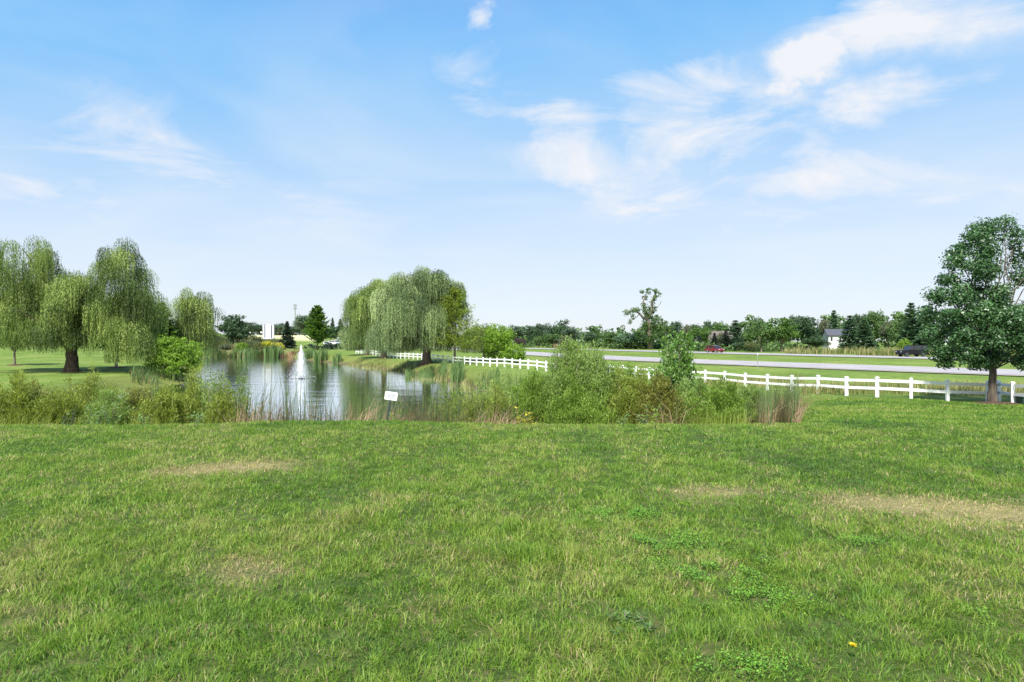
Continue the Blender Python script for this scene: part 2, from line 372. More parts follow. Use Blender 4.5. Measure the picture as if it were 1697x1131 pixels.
COLS = {
 -900: [(12.6, 2.62), (17, 1.7), (24, 1.2), (66, 1.2), (110, 2.2), (170, 6), (260, 14), (600, 16)],
 0:    [(12.6, 2.62), (17, 1.3), (24, 1.0), (66, 1.05), (100, 1.7), (160, 5.0), (250, 12), (600, 13)],
 200:  [(12.6, 2.62), (17, 1.0), (24, .8), (66, 1.0), (100, 1.6), (160, 4.4), (250, 11.8), (600, 12)],
 330:  [(12.6, 2.64), (17, 1.0), (24, .8), (70, .8), (110, 1.3), (170, 1.9), (200, 4.5), (262, 11.0), (600, 10)],
 372:  [(12.6, 2.66), (17, 1.0), (24, .8), (70, .8), (110, 1.0), (170, 1.9), (200, 4.2), (262, 7.2), (600, 8)],
 440:  [(12.6, 2.68), (17, 1.0), (24, .8), (70, .8), (110, 1.0), (170, 1.7), (190, 2.5), (215, 4.2), (270, 6.6), (600, 10)],
 505:  [(12.6, 2.70), (17, 1.0), (24, .8), (70, .8), (130, 1.0), (170, 1.7), (195, 1.9), (225, 3.6), (270, 6.8), (600, 9)],
 560:  [(12.6, 2.71), (17, 1.0), (24, .8), (70, .8), (130, 1.3), (170, 1.75), (200, 2.3), (240, 4.0), (300, 5.5), (600, 6)],
 640:  [(12.6, 2.72), (17, 1.0), (24, .8), (70, .9), (112, 1.22), (139, 1.6), (170, 1.75), (240, 2.1), (600, 2.5)],
 718:  [(12.6, 2.68), (17, 1.0), (24, .9), (70, 1.0), (88, 1.2), (94, 1.42), (150, 1.5), (600, 1.8)],
 862:  [(12.6, 2.63), (17, 1.0), (24, 1.0), (50, 1.1), (68, 1.32), (140, 1.5), (600, 1.8)],
 1010: [(12.6, 2.62), (17, 1.1), (24, 1.0), (45, 1.15), (56, 1.2), (90, 1.5), (600, 1.8)],
 1200: [(12.6, 2.62), (17, 1.4), (24, 1.15), (38, 1.05), (46, 1.1), (62, 1.3), (75, 1.5), (600, 1.8)],
 1310: [(12.6, 2.62), (17, 1.9), (24, 1.6), (34, 1.22), (42, 1.1), (52, 1.3), (66, 1.5), (600, 1.8)],
 1360: [(12.6, 2.62), (17, 2.2), (24, 1.75), (34, 1.32), (42, 1.2), (50, 1.35), (60, 1.5), (600, 1.8)],
 1450: [(12.6, 2.62), (17, 2.25), (24, 1.8), (32, 1.4), (42, 1.2), (50, 1.4), (58, 1.5), (600, 1.8)],
 1640: [(12.6, 2.62), (17, 2.2), (24, 1.65), (30, 1.3), (40, 1.2), (47, 1.4), (54, 1.5), (600, 1.8)],
 2600: [(12.6, 2.62), (17, 2.2), (24, 1.65), (30, 1.3), (40, 1.3), (47, 1.4), (54, 1.5), (600, 1.8)],
}
_K = sorted(COLS)
_DG = np.concatenate([[0.0], np.geomspace(6, 3000, 400)])
def _prof(c):
    L = [(0, 2.7), (8, 2.7)] + COLS[c] + [(4000, COLS[c][-1][1])]
    y = np.interp(_DG, [a for a, b in L], [b for a, b in L])
    ys = y.copy()
    for _ in range(3): ys[1:-1] = (ys[:-2] + 2 * ys[1:-1] + ys[2:]) / 4
    return ys
_T = np.array([_prof(k) for k in _K])
def hz(X, Y):
    X = np.asarray(X, float); Y = np.asarray(Y, float)
    D = np.clip(Y, 0.0, 2999); px = np.clip(848.5 + FPX * X / np.maximum(Y, 2.0), _K[0], _K[-1])
    # rows by D, columns by px
    j = np.clip(np.searchsorted(_DG, D) - 1, 0, len(_DG) - 2); fj = (D - _DG[j]) / (_DG[j + 1] - _DG[j])
    ka = np.array(_K, float); i = np.clip(np.searchsorted(ka, px) - 1, 0, len(_K) - 2); fi = (px - ka[i]) / (ka[i + 1] - ka[i])
    fi = fi * fi * (3 - 2 * fi)
    z = (_T[i, j] * (1 - fj) + _T[i, j + 1] * fj) * (1 - fi) + (_T[i + 1, j] * (1 - fj) + _T[i + 1, j + 1] * fj) * fi
    amp = 0.05 + 0.10 * sstep(20, 80, D)
    z = z + (fbm(X * 0.35 + 50, Y * 0.35 + 50, 3, 3) - 0.5) * amp
    # road beds are flat
    dr = np.minimum(dline(X, Y, NR), dline(X, Y, FR)); wr = 1 - sstep(8.5, 15, dr)
    z = z * (1 - wr) + 1.5 * wr
    s = sdist(X, Y)
    k = sstep(0.0, 3.6, s)
    z = np.where(s > 0, 0.0 + z * (0.10 * np.clip(s / 0.4, 0, 1) + 0.90 * k), np.maximum(-1.5, s * 0.35))
    return z
def hz1(x, y): return float(hz(np.array([x]), np.array([y]))[0])
def G(px, D, dz=0.0):
    x, y, _ = W(px, D); return (x, y, hz1(x, y) + dz)

Ys = np.concatenate([[-60, -30, -12, -5], np.arange(0, 11, 0.5), np.arange(11, 32, 0.16), np.geomspace(32, 320, 300), np.geomspace(324, 3500, 40)])
Ss = np.concatenate([np.linspace(-4, -1.25, 22), np.linspace(-1.2, 1.2, 440), np.linspace(1.25, 4, 22)])
GY, GS = np.meshgrid(Ys, Ss, indexing='ij')
GX = GS * (np.maximum(GY, 0) * 0.93 + 12)
GZ = hz(GX, GY)
nr, nc = GX.shape
V = np.stack([GX, GY, GZ], -1).reshape(-1, 3)
idx = np.arange(nr * nc).reshape(nr, nc)
F = np.stack([idx[:-1, :-1], idx[:-1, 1:], idx[1:, 1:], idx[1:, :-1]], -1).reshape(-1, 4)
gm = mesh_np('ground', V, F4=F, smooth=True)
S = sdist(GX, GY)
def cellpx(X, Y): return 848.5 + FPX * X / np.maximum(Y, 2)
PX = cellpx(GX, GY); PY = 565.5 + (CAMZ - GZ) / np.maximum(GY, .5) * FPX
def blob(cx, cy, rx, ry):     # soft patch on the ground, given in metres
    return np.exp(-(((GX - cx) / rx) ** 2 + ((GY - cy) / ry) ** 2) * 1.0)
DRY = [(-3.35, 7.95, 0.75, .32), (4.7, 5.75, 1.15, .55), (3.6, 6.2, .6, .3), (-3.9, 7.6, .5, .2), (-1.85, 4.3, .35, .2), (2.1, 6.6, .5, .2)]
dry = sum(blob(*b) for b in DRY)
soil = (1 - sstep(0.25, 1.1, np.abs(S + 0.0))) * (GY > 40) * sstep(480, 520, PX)
shore = (1 - sstep(1.5, 5.5, S)) * (S > -3)
rough = sstep(150, 180, GY) * (1 - sstep(212, 228, GY)) * (1 - sstep(455, 500, PX)) * (PX > 335)
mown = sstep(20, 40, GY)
hay = sstep(225, 250, GY) * sstep(395, 412, PX) * (1 - sstep(515, 545, PX))
under = np.zeros_like(GX)
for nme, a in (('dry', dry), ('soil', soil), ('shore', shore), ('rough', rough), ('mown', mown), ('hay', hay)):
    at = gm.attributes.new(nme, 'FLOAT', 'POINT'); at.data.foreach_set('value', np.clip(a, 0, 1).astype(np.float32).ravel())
def groundmat():
    m = newmat('lawn'); N, L = nodes(m)
    geo = N('ShaderNodeNewGeometry'); P = geo.outputs['Position']
    def att(n): return N('ShaderNodeAttribute', attribute_name=n).outputs['Fac']
    def noise(scale, detail=5, sc3=None):
        n = N('ShaderNodeTexNoise'); n.inputs['Scale'].default_value = scale; n.inputs['Detail'].default_value = detail; n.inputs['Roughness'].default_value = .6
        if sc3:
            mp = N('ShaderNodeMapping'); mp.inputs['Scale'].default_value = sc3; mp.inputs['Rotation'].default_value = (0, 0, R(12)); L(P, mp.inputs[0]); L(mp.outputs[0], n.inputs['Vector'])
        else: L(P, n.inputs['Vector'])
        return n.outputs[0]
    def mix(f, a, b):
        x = N('ShaderNodeMixRGB')
        for i, q in ((0, f), (1, a), (2, b)):
            if isinstance(q, tuple): x.inputs[i].default_value = (*q, 1)
            elif isinstance(q, float): x.inputs[i].default_value = q
            else: L(q, x.inputs[i])
        return x.outputs[0]
    def math_(op, a, b, clamp=False):
        x = N('ShaderNodeMath', operation=op, use_clamp=clamp)
        for i, q in ((0, a), (1, b)):
            if isinstance(q, (int, float)): x.inputs[i].default_value = q
            else: L(q, x.inputs[i])
        return x.outputs[0]
    # near: thatch, darkened to paint the shade between blades; far: the colour of mown grass
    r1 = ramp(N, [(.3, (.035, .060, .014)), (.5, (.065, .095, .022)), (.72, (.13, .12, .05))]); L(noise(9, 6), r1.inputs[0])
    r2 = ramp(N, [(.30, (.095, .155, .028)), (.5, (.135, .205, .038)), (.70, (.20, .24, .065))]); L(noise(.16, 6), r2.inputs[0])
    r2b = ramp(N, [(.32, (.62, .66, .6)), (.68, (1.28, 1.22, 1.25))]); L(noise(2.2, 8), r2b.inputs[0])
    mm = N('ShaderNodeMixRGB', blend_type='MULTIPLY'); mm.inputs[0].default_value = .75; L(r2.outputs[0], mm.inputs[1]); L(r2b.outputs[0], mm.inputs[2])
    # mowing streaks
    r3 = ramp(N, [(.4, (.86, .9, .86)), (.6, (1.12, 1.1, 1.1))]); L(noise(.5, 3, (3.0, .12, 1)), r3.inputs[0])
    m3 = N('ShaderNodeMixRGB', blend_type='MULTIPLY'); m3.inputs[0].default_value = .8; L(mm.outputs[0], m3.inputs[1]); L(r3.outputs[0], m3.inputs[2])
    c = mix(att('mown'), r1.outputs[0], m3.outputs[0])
    c = mix(math_('MULTIPLY', att('dry'), .8), c, (.30, .25, .12))
    c = mix(math_('MULTIPLY', att('shore'), math_('MULTIPLY', noise(.8, 4), .9)), c, (.15, .145, .05))
    rr = ramp(N, [(.35, (.10, .12, .045)), (.5, (.18, .175, .08)), (.65, (.10, .10, .045))]); L(noise(.35, 6), rr.inputs[0])
    c = mix(att('rough'), c, rr.outputs[0])
    c = mix(att('hay'), c, (.52, .50, .27))
    sf = math_('MULTIPLY', att('soil'), math_('GREATER_THAN', noise(.6, 6), .38), True)
    c = mix(sf, c, (.115, .085, .055))
    p = N('ShaderNodeBsdfPrincipled'); L(c, p.inputs['Base Color']); p.inputs['Roughness'].default_value = .9; p.inputs['Specular IOR Level'].default_value = .12
    b = N('ShaderNodeBump'); b.inputs['Strength'].default_value = .9; b.inputs['Distance'].default_value = .08; L(noise(7, 8), b.inputs['Height']); L(b.outputs[0], p.inputs['Normal'])
    o = N('ShaderNodeOutputMaterial'); L(p.outputs[0], o.inputs[0]); return m
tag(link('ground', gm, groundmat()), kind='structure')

# water
def watermat():
    m = newmat('water'); N, L = nodes(m)
    geo = N('ShaderNodeNewGeometry')
    def noise(scale, sc3, d=3):
        mp = N('ShaderNodeMapping'); mp.inputs['Scale'].default_value = sc3; L(geo.outputs['Position'], mp.inputs[0])
        n = N('ShaderNodeTexNoise'); n.inputs['Scale'].default_value = scale; n.inputs['Detail'].default_value = d; L(mp.outputs[0], n.inputs['Vector']); return n.outputs[0]
    p = N('ShaderNodeBsdfPrincipled'); p.inputs['Base Color'].default_value = (.030, .042, .026, 1); p.inputs['Roughness'].default_value = .04
    p.inputs['IOR'].default_value = 1.5; p.inputs['Specular IOR Level'].default_value = .8
    b = N('ShaderNodeBump'); b.inputs['Strength'].default_value = .3; b.inputs['Distance'].default_value = .04; L(noise(2.2, (.7, 1, 1), 4), b.inputs['Height'])
    b2 = N('ShaderNodeBump'); b2.inputs['Strength'].default_value = .35; b2.inputs['Distance'].default_value = .12; L(noise(.35, (.6, 1, 1), 2), b2.inputs['Height'])
    L(b2.outputs[0], b.inputs['Normal']); L(b.outputs[0], p.inputs['Normal'])
    gl = N('ShaderNodeBsdfGlossy'); gl.inputs['Color'].default_value = (.93, .95, .97, 1); gl.inputs['Roughness'].default_value = .06; L(b.outputs[0], gl.inputs['Normal'])
    fr = N('ShaderNodeFresnel'); fr.inputs['IOR'].default_value = 1.6; L(b.outputs[0], fr.inputs['Normal'])
    fa = N('ShaderNodeMath', operation='ADD', use_clamp=True); L(fr.outputs[0], fa.inputs[0]); fa.inputs[1].default_value = .30
    mx = N('ShaderNodeMixShader'); L(fa.outputs[0], mx.inputs[0]); L(p.outputs[0], mx.inputs[1]); L(gl.outputs[0], mx.inputs[2])
    o = N('ShaderNodeOutputMaterial'); L(mx.outputs[0], o.inputs[0]); return m
cen = POND.mean(0)
wv = [(x + (x - cen[0]) * .01, y, 0.0) for x, y in POND]
me = bpy.data.meshes.new('pond_water')
# a little wider than the outline so that the bank itself cuts the water's edge
ex = []
for i in range(len(POND)):
    a = POND[i - 1]; b = POND[(i + 1) % len(POND)]; t = (b - a) / np.linalg.norm(b - a); n = np.array([t[1], -t[0]])
    area = np.sum(POND[:, 0] * np.roll(POND[:, 1], -1) - np.roll(POND[:, 0], -1) * POND[:, 1])
    n = n if area > 0 else -n
    ex.append((*(POND[i] + n * 0.5), 0.0))
me.from_pydata(ex, [], [list(range(len(ex)))]); me.update()
tag(link('pond_water', me, watermat()), kind='structure')

# roads
def roadmat(name, c, edge):
    m = newmat(name); N, L = nodes(m)
    geo = N('ShaderNodeNewGeometry'); no = N('ShaderNodeTexNoise'); no.inputs['Scale'].default_value = .4; no.inputs['Detail'].default_value = 8; L(geo.outputs['Position'], no.inputs['Vector'])
    r = ramp(N, [(.3, tuple(x * .88 for x in c)), (.7, tuple(x * 1.1 for x in c))]); L(no.outputs[0], r.inputs[0])
    p = N('ShaderNodeBsdfPrincipled'); L(r.outputs[0], p.inputs['Base Color']); p.inputs['Roughness'].default_value = .85; p.inputs['Specular IOR Level'].default_value = .25
    o = N('ShaderNodeOutputMaterial'); L(p.outputs[0], o.inputs[0]); return m
roadmat('asphalt_pale', (.32, .305, .31), 0); roadmat('gravel', (.31, .28, .23), 0); roadmat('line_white', (.75, .75, .74), 0); roadmat('line_yellow', (.62, .42, .06), 0)
def ribbon(name, P, o0, o1, z, mat, dash=None, thick=0):
    n = len(P); T = np.gradient(P, axis=0); T /= np.linalg.norm(T, axis=1)[:, None]; Nn = np.stack([T[:, 1], -T[:, 0]], 1)
    a = P + Nn * o0; b = P + Nn * o1
    vs = []; fs = []
    for i in range(n):
        vs += [(a[i, 0], a[i, 1], z), (b[i, 0], b[i, 1], z)]
    for i in range(n - 1):
        if dash and (i % dash) * 2 >= dash: continue
        fs.append([2 * i, 2 * i + 2, 2 * i + 3, 2 * i + 1])
    me = bpy.data.meshes.new(name); me.from_pydata(vs, [], fs); me.update()
    for p_ in me.polygons: p_.use_smooth = True
    if me.polygons[0].normal.z < 0: me.flip_normals()
    return link(name, me, mat)
def fine(P, step=1.5):
    L_ = np.concatenate([[0], np.cumsum(np.linalg.norm(np.diff(P, axis=0), axis=1))]); t = np.arange(0, L_[-1], step)
    return np.stack([np.interp(t, L_, P[:, 0]), np.interp(t, L_, P[:, 1])], 1)
for nm, P in (('near_road', NR), ('far_road', FR)):
    Pf = fine(P)
    tag(ribbon(nm + '_shoulder', Pf, -6.9, 6.9, 1.58, M['gravel']), kind='structure')
    tag(ribbon(nm, Pf, -5.6, 5.6, 1.60, M['asphalt_pale']), kind='structure')
    for off, mt in ((-4.9, 'line_white'), (4.9, 'line_white')):
        tag(ribbon(nm + '_edge_line', Pf, off - .07, off + .07, 1.604, M[mt]), kind='structure')
    tag(ribbon(nm + '_lane_line', Pf, -.06, .06, 1.604, M['line_white'], dash=8), kind='structure')

# ------------------------------------------------------------------ grass blades (real geometry)
def blades(X, Y, Z, H, Wd, lean, tint, name, seed=1, bend=.6, face=None):
    """curved tapering blades, one quad and one triangle each"""
    r = np.random.default_rng(seed); n = len(X)
    az = r.uniform(0, 2 * np.pi, n) if face is None else face
    d = np.stack([np.cos(az), np.sin(az), np.zeros(n)], 1)
    wa = r.uniform(0, 2 * np.pi, n); wdir = np.stack([np.cos(wa), np.sin(wa), np.zeros(n)], 1)
    base = np.stack([X, Y, Z], 1)
    H = np.asarray(H); ln = np.asarray(lean)
    m = base + d * (H * ln * .30)[:, None] + np.array([0, 0, 1]) * (H * .55)[:, None]
    droop = 1 - bend * ln * .6
    t = base + d * (H * ln)[:, None] + np.array([0, 0, 1]) * (H * droop)[:, None]
    hw = (np.asarray(Wd) * .5)[:, None] * wdir
    V = np.stack([base - hw, base + hw, m + hw * .85, m - hw * .85, t], 1).reshape(-1, 3)
    k = np.arange(n) * 5
    F4 = np.stack([k, k + 1, k + 2, k + 3], 1); F3 = np.stack([k + 3, k + 2, k + 4], 1)
    return mesh_np(name, V, F4=F4, F3=F3, attrs={'tint': np.concatenate([tint, tint])})
def grassmat():
    m = newmat('grass_blade'); N, L = nodes(m)
    at = N('ShaderNodeAttribute', attribute_name='tint')
    r = ramp(N, [(0.0, (.060, .135, .030)), (.22, (.105, .210, .030)), (.50, (.170, .300, .030)), (.76, (.250, .355, .050)), (.86, (.34, .31, .12)), (1.0, (.60, .48, .28))])
    L(at.outputs['Fac'], r.inputs[0])
    p = N('ShaderNodeBsdfPrincipled'); L(r.outputs[0], p.inputs['Base Color']); p.inputs['Roughness'].default_value = .5; p.inputs['Specular IOR Level'].default_value = .35
    tr = N('ShaderNodeBsdfTranslucent'); hs = N('ShaderNodeHueSaturation'); hs.inputs['Value'].default_value = 1.4; L(r.outputs[0], hs.inputs['Color']); L(hs.outputs[0], tr.inputs['Color'])
    mx = N('ShaderNodeMixShader'); mx.inputs[0].default_value = .45; L(p.outputs[0], mx.inputs[1]); L(tr.outputs[0], mx.inputs[2])
    o = N('ShaderNodeOutputMaterial'); L(mx.outputs[0], o.inputs[0]); return m
grassmat()
def scatter(d0, d1, dens, smin, smax, r):
    """uniform over the ground between two distances and two view slopes"""
    area = (smax - smin) * (d1 ** 2 - d0 ** 2) / 2; n = int(area * dens)
    D = np.sqrt(r.uniform(d0 ** 2, d1 ** 2, n)); s = r.uniform(smin, smax, n)
    return s * D, D
TUFTS = [(.22, 4.55, .30, .13, 1), (-.1, 4.7, .25, .12, .7), (0.0, 5.3, .4, .15, .5), (-1.3, 5.6, .3, .12, .6), (-4.0, 6.2, .5, .2, .5), (2.2, 3.9, .25, .12, .5), (-2.6, 4.0, .3, .2, .5), (-4.5, 12.0, .9, .25, .6), (1.0, 3.35, .3, .1, .6)]
CLOVER = [(1.15, 4.95, .34, .18), (1.38, 4.30, .34, .18), (1.5, 3.85, .24, .12), (1.15, 3.05, .18, .08), (2.6, 3.6, .1, .06), (1.0, 5.7, .3, .15), (2.75, 4.9, .12, .07)]
def lawn_fields(X, Y):
    n1 = fbm(X * .55 + 9, Y * .55 + 3, 4, 11); n2 = fbm(X * 2.2, Y * 2.2, 4, 23); n3 = fbm(X * .22, Y * .3, 3, 5)
    dr = sum(np.exp(-(((X - c[0]) / c[2]) ** 2 + ((Y - c[1]) / c[3]) ** 2)) for c in DRY)
    tf = sum(c[4] * np.exp(-(((X - c[0]) / c[2]) ** 2 + ((Y - c[1]) / c[3]) ** 2)) for c in TUFTS)
    cv = sum(np.exp(-(((X - c[0]) / c[2]) ** 2 + ((Y - c[1]) / c[3]) ** 2) * 1.2) for c in CLOVER)
    return n1, n2, n3, dr, tf, cv
bz = []
r = np.random.default_rng(5)
XY = [scatter(2.2, 3.8, 9000, -.98, .98, r), scatter(3.8, 5.5, 6500, -.96, .96, r), scatter(5.5, 8.5, 3800, -.95, .95, r), scatter(8.5, 13.6, 2000, -.95, .95, r), scatter(13.6, 21, 800, .42, .98, r), scatter(21, 31, 420, .44, .98, r)]
wid = [.0046, .0054, .0070, .0092, .014, .022]
Xs = np.concatenate([a[0] for a in XY]); Yb = np.concatenate([a[1] for a in XY]); Wd = np.concatenate([np.full(len(a[0]), q) for a, q in zip(XY, wid)])
n1, n2, n3, dr, tf, cv = lawn_fields(Xs, Yb)
keep = (r.uniform(size=len(Xs)) > dr * .15) & (r.uniform(size=len(Xs)) > cv * .75) & (r.uniform(size=len(Xs)) < .35 + 1.5 * (fbm(Xs * 7 + 3, Yb * 7, 2, 51) - .28))
Xs, Yb, Wd, n1, n2, n3, dr, tf, cv = [a[keep] for a in (Xs, Yb, Wd, n1, n2, n3, dr, tf, cv)]
N_ = len(Xs)
n4 = fbm(Xs * 9, Yb * 9, 2, 41); n5 = fbm(Xs * 3.5 + 5, Yb * 3.5, 2, 43)
H = (.030 + .055 * n2 + .03 * (n1 - .5) + .05 * (n4 - .5)) * r.uniform(.55, 1.6, N_) * .82 * (1 - .40 * np.clip(dr, 0, 1)) * (1 - .3 * np.clip(cv, 0, 1)) * (1 + 1.1 * tf)
H *= np.where(Yb > 13.6, 1.3, 1)
lean = r.uniform(.15, 1.25, N_) * (1 - .45 * np.clip(tf, 0, 1))
mow = np.sin((Xs + .08 * Yb) * 2 * np.pi / 1.15) * .05 * sstep(5, 8, Yb)
tint = .49 + (n1 - .5) * .9 + (n2 - .5) * .55 + (n3 - .5) * .5 + (n4 - .5) * .5 + r.normal(0, .15, N_) + mow - tf * .25
strawp = np.clip(.12 + (n5 - .55) * .7 + (n2 - .55) * .6 + (n1 - .5) * .5 + dr * 1.0 - tf * .2, .02, .93)
isS = r.uniform(size=N_) < strawp
tint = np.where(isS, r.uniform(.80, 1.0, N_), np.clip(tint, 0, .8))
H = np.where(isS, H * .75, H); lean = np.where(isS, lean * 1.3, lean)
gme = blades(Xs, Yb, hz(Xs, Yb) - .004, H, Wd * r.uniform(.7, 1.3, N_), lean, tint, 'lawn_grass', 3, face=(n5 * 16 + n1 * 9 + r.normal(0, 1.15, N_)))
tag(link('lawn_grass', gme, M['grass_blade']), 'short mown green lawn grass mixed with dry straw blades in the foreground', 'grass', kind='stuff')
print('blades', N_)
# broad-leaved ground cover
C = []; A = []; B = []; T = []
for (cx, cy, rx, ry) in CLOVER:
    n = int(9000 * rx * ry * 3.14 * 2.4); x = r.normal(cx, rx * .75, n); y = r.normal(cy, ry * .8, n); kk = fbm(x * 5, y * 5, 3, 61) > .44; x = x[kk]; y = y[kk]; n = len(x)
    z = hz(x, y) + .015 + .045 * r.uniform(size=n) * 1
    C.append(np.stack([x, y, z], 1)); a = runit(n, r); a[:, 2] *= .35; a = nrm(a); b = np.cross(a, nrm(runit(n, r) * .5 + [0, 0, 1])); s = r.uniform(.0035, .0085, n)[:, None]
    A.append(a * s); B.append(nrm(b) * s * .8); T.append(r.uniform(.1, 1, n))
tag(link('clover_patch', leaves('clover_patch', np.concatenate(C), np.concatenate(A), np.concatenate(B), np.concatenate(T)), M['clover_leaf']), 'bright green low clover spreading through the lawn', 'clover', kind='stuff')

exec_trees = True
# ------------------------------------------------------------------ plants
def tree_root(kind, px, D, label, cat, group=None, dz=0, rz=0):
    x, y, z = G(px, D); return empty(kind, (x, y, z - .03 + dz), label, cat, group, rz)
def loc_px(px, py, D, root):     # a point of the picture at distance D, in the tree's own coordinates
    x, y, _ = W(px, D); return np.array([x - root.location.x, y - root.location.y, ZP(py, D) - root.location.z])
def limbs(mb, base, tips, r0, r, wob=.12, n=7, k=7, rtip=.03):
    base = Vector(base)
    for t in tips:
        t = Vector(t); P = []; Rr = []; L_ = (t - base).length
        for i in range(n + 1):
            f = i / n; q = base.lerp(t, f); q.z += math.sin(f * math.pi) * .10 * L_
            w_ = wob * L_ * .25 * math.sin(f * math.pi)
            q += Vector((r.uniform(-w_, w_), r.uniform(-w_, w_), r.uniform(-w_, w_) * .5)); P.append(q); Rr.append(r0 * (1 - f) ** .8 + rtip * f)
        mb.tube(P, Rr, k)
def trunk(mb, h, r0, r1, lean=(0, 0), n=7, k=12, r=random):
    P = []; Rr = []
    for i in range(n + 1):
        f = i / n; P.append((lean[0] * f + r.uniform(-.03, .03) * r0 * 4, lean[1] * f, h * f)); Rr.append((r0 * (1 + .55 * math.exp(-f * 7)) * (1 - f) + r1 * f))
    P[0] = (0, 0, -.2); mb.tube(P, Rr, k); return Vector(P[-1])

def willow_crown(domes, seed, strand_n=1.0, leaf=.17, wd=.035, minz=1.0, size=1.0):
    """domes: (cx,cy,cz,rx,ry,rz,bottom z). Strands spring from lumpy heads on and in each dome and hang to its bottom."""
    r = np.random.default_rng(seed); C = []; A = []; T = []
    for (cx, cy, cz, rx, ry, rz, bz) in domes:
        area = (rx * ry + rx * rz + ry * rz)
        nh = int(max(6, area * 1.05 / size))
        th = r.uniform(0, 2 * np.pi, nh); cph = r.uniform(-.35, 1, nh); sph = np.sqrt(1 - cph ** 2); rad = r.uniform(.5, 1.0, nh) ** .5 * (1 + r.normal(0, .12, nh))
        hx = cx + rx * sph * np.cos(th) * rad; hy = cy + ry * sph * np.sin(th) * rad; hz_ = cz + rz * cph * rad
        htint = r.normal(.46, .24, nh) + .12 * cph  # higher heads tinted lighter: brightness of lit tops put into the leaf colour
        hl = r.uniform(.35, 1.0, nh)
        for i in range(nh):
            ns = int(80 * strand_n)
            hr = (.65 + .75 * r.uniform()) * size
            oa = r.uniform(0, 2 * np.pi, ns); orr = np.sqrt(r.uniform(0, 1, ns)) * hr
            ox = hx[i] + orr * np.cos(oa); oy = hy[i] + orr * np.sin(oa); oz = hz_[i] - orr ** 2 / hr * .75 + r.normal(0, .12, ns)
            out_ = np.stack([np.cos(oa) * .5 + (hx[i] - cx) / rx * .6, np.sin(oa) * .5 + (hy[i] - cy) / ry * .6], 1)
            length = np.minimum(r.uniform(.9, 3.1, ns) * hl[i] * 1.6 * size, np.maximum(oz - bz, .4) * r.uniform(.75, 1.1, ns))
            spread = r.uniform(.15, .55, ns) * size
            step = leaf * .72
            mmax = int(np.max(length) / step) + 2
            k = np.arange(mmax)[None, :] * step + r.uniform(0, step, (ns, 1))
            ok = k < length[:, None]
            f = np.clip(k / .9, 0, 1)
            dx = out_[:, :1] * spread[:, None] * (1 - (1 - f) ** 2); dy = out_[:, 1:] * spread[:, None] * (1 - (1 - f) ** 2)
            wob = np.sin(k * 1.3 + oa[:, None] * 3) * .05
            x = ox[:, None] + dx + wob; y = oy[:, None] + dy + wob * .7; z = oz[:, None] - k + .18 * np.sin(np.clip(k / .5, 0, 1) * np.pi) * (k < .5)
            p = np.stack([x, y, z], -1)[ok]
            n = len(p)
            d = np.stack([np.broadcast_to(out_[:, :1] * .25, k.shape)[ok] , np.broadcast_to(out_[:, 1:] * .25, k.shape)[ok], -np.ones(n)], 1)
            d = nrm(d + r.normal(0, .33, (n, 3)))
            C.append(p + r.normal(0, .03, (n, 3))); A.append(d)
            st = r.normal(0, .10, (ns, 1)); T.append(np.clip((htint[i] + np.broadcast_to(st, k.shape)[ok] + r.normal(0, .07, n)), 0, 1))
    C = np.concatenate(C); A = np.concatenate(A); T = np.concatenate(T)
    n = len(C); B = nrm(np.cross(A, runit(n, r))) * (wd * r.uniform(.7, 1.3, n))[:, None] * .5
    ok = C[:, 2] > minz
    print('willow leaves', n)
    return leaves('crown', C[ok], (A * (leaf * r.uniform(.4, .65, n))[:, None])[ok], B[ok], T[ok])
def willow(px, D, label, domes, seed, mat='willow_leaf', trunk_h=2.2, r0=.5, group='weeping willows', depth=.8, bark='bark_dark', **k):
    root = tree_root('willow_tree', px, D, label, 'tree', group)
    ds = []; rr = random.Random(seed)
    for (dpx, dpy, rx, ry, bpy_, *dd) in domes:
        s = D / FPX; dep = dd[0] if dd else rr.uniform(-1.2, 1.2)
        p = loc_px(dpx, dpy, D, root); zb = loc_px(dpx, bpy_, D, root)[2]
        ds.append((p[0], dep, p[2], rx * s, max(rx * s * depth, 1.2), ry * s, zb))
    mb = MB(); top = trunk(mb, trunk_h, r0, r0 * .8, r=rr)
    tips = []
    for d in ds:
        tips.append((d[0], d[1], d[2] + d[5] * .35)); tips.append((d[0] + rr.uniform(-.5, .5) * d[3], d[1] + rr.uniform(-.5, .5) * d[4], d[2] + d[5] * rr.uniform(.1, .6)))
    limbs(mb, top - Vector((0, 0, .3)), tips, r0 * .42, rr)
    mb.build('trunk', M[bark], root, smooth=True)
    link('crown', willow_crown(ds, seed, **k), M[mat], root)
    return root

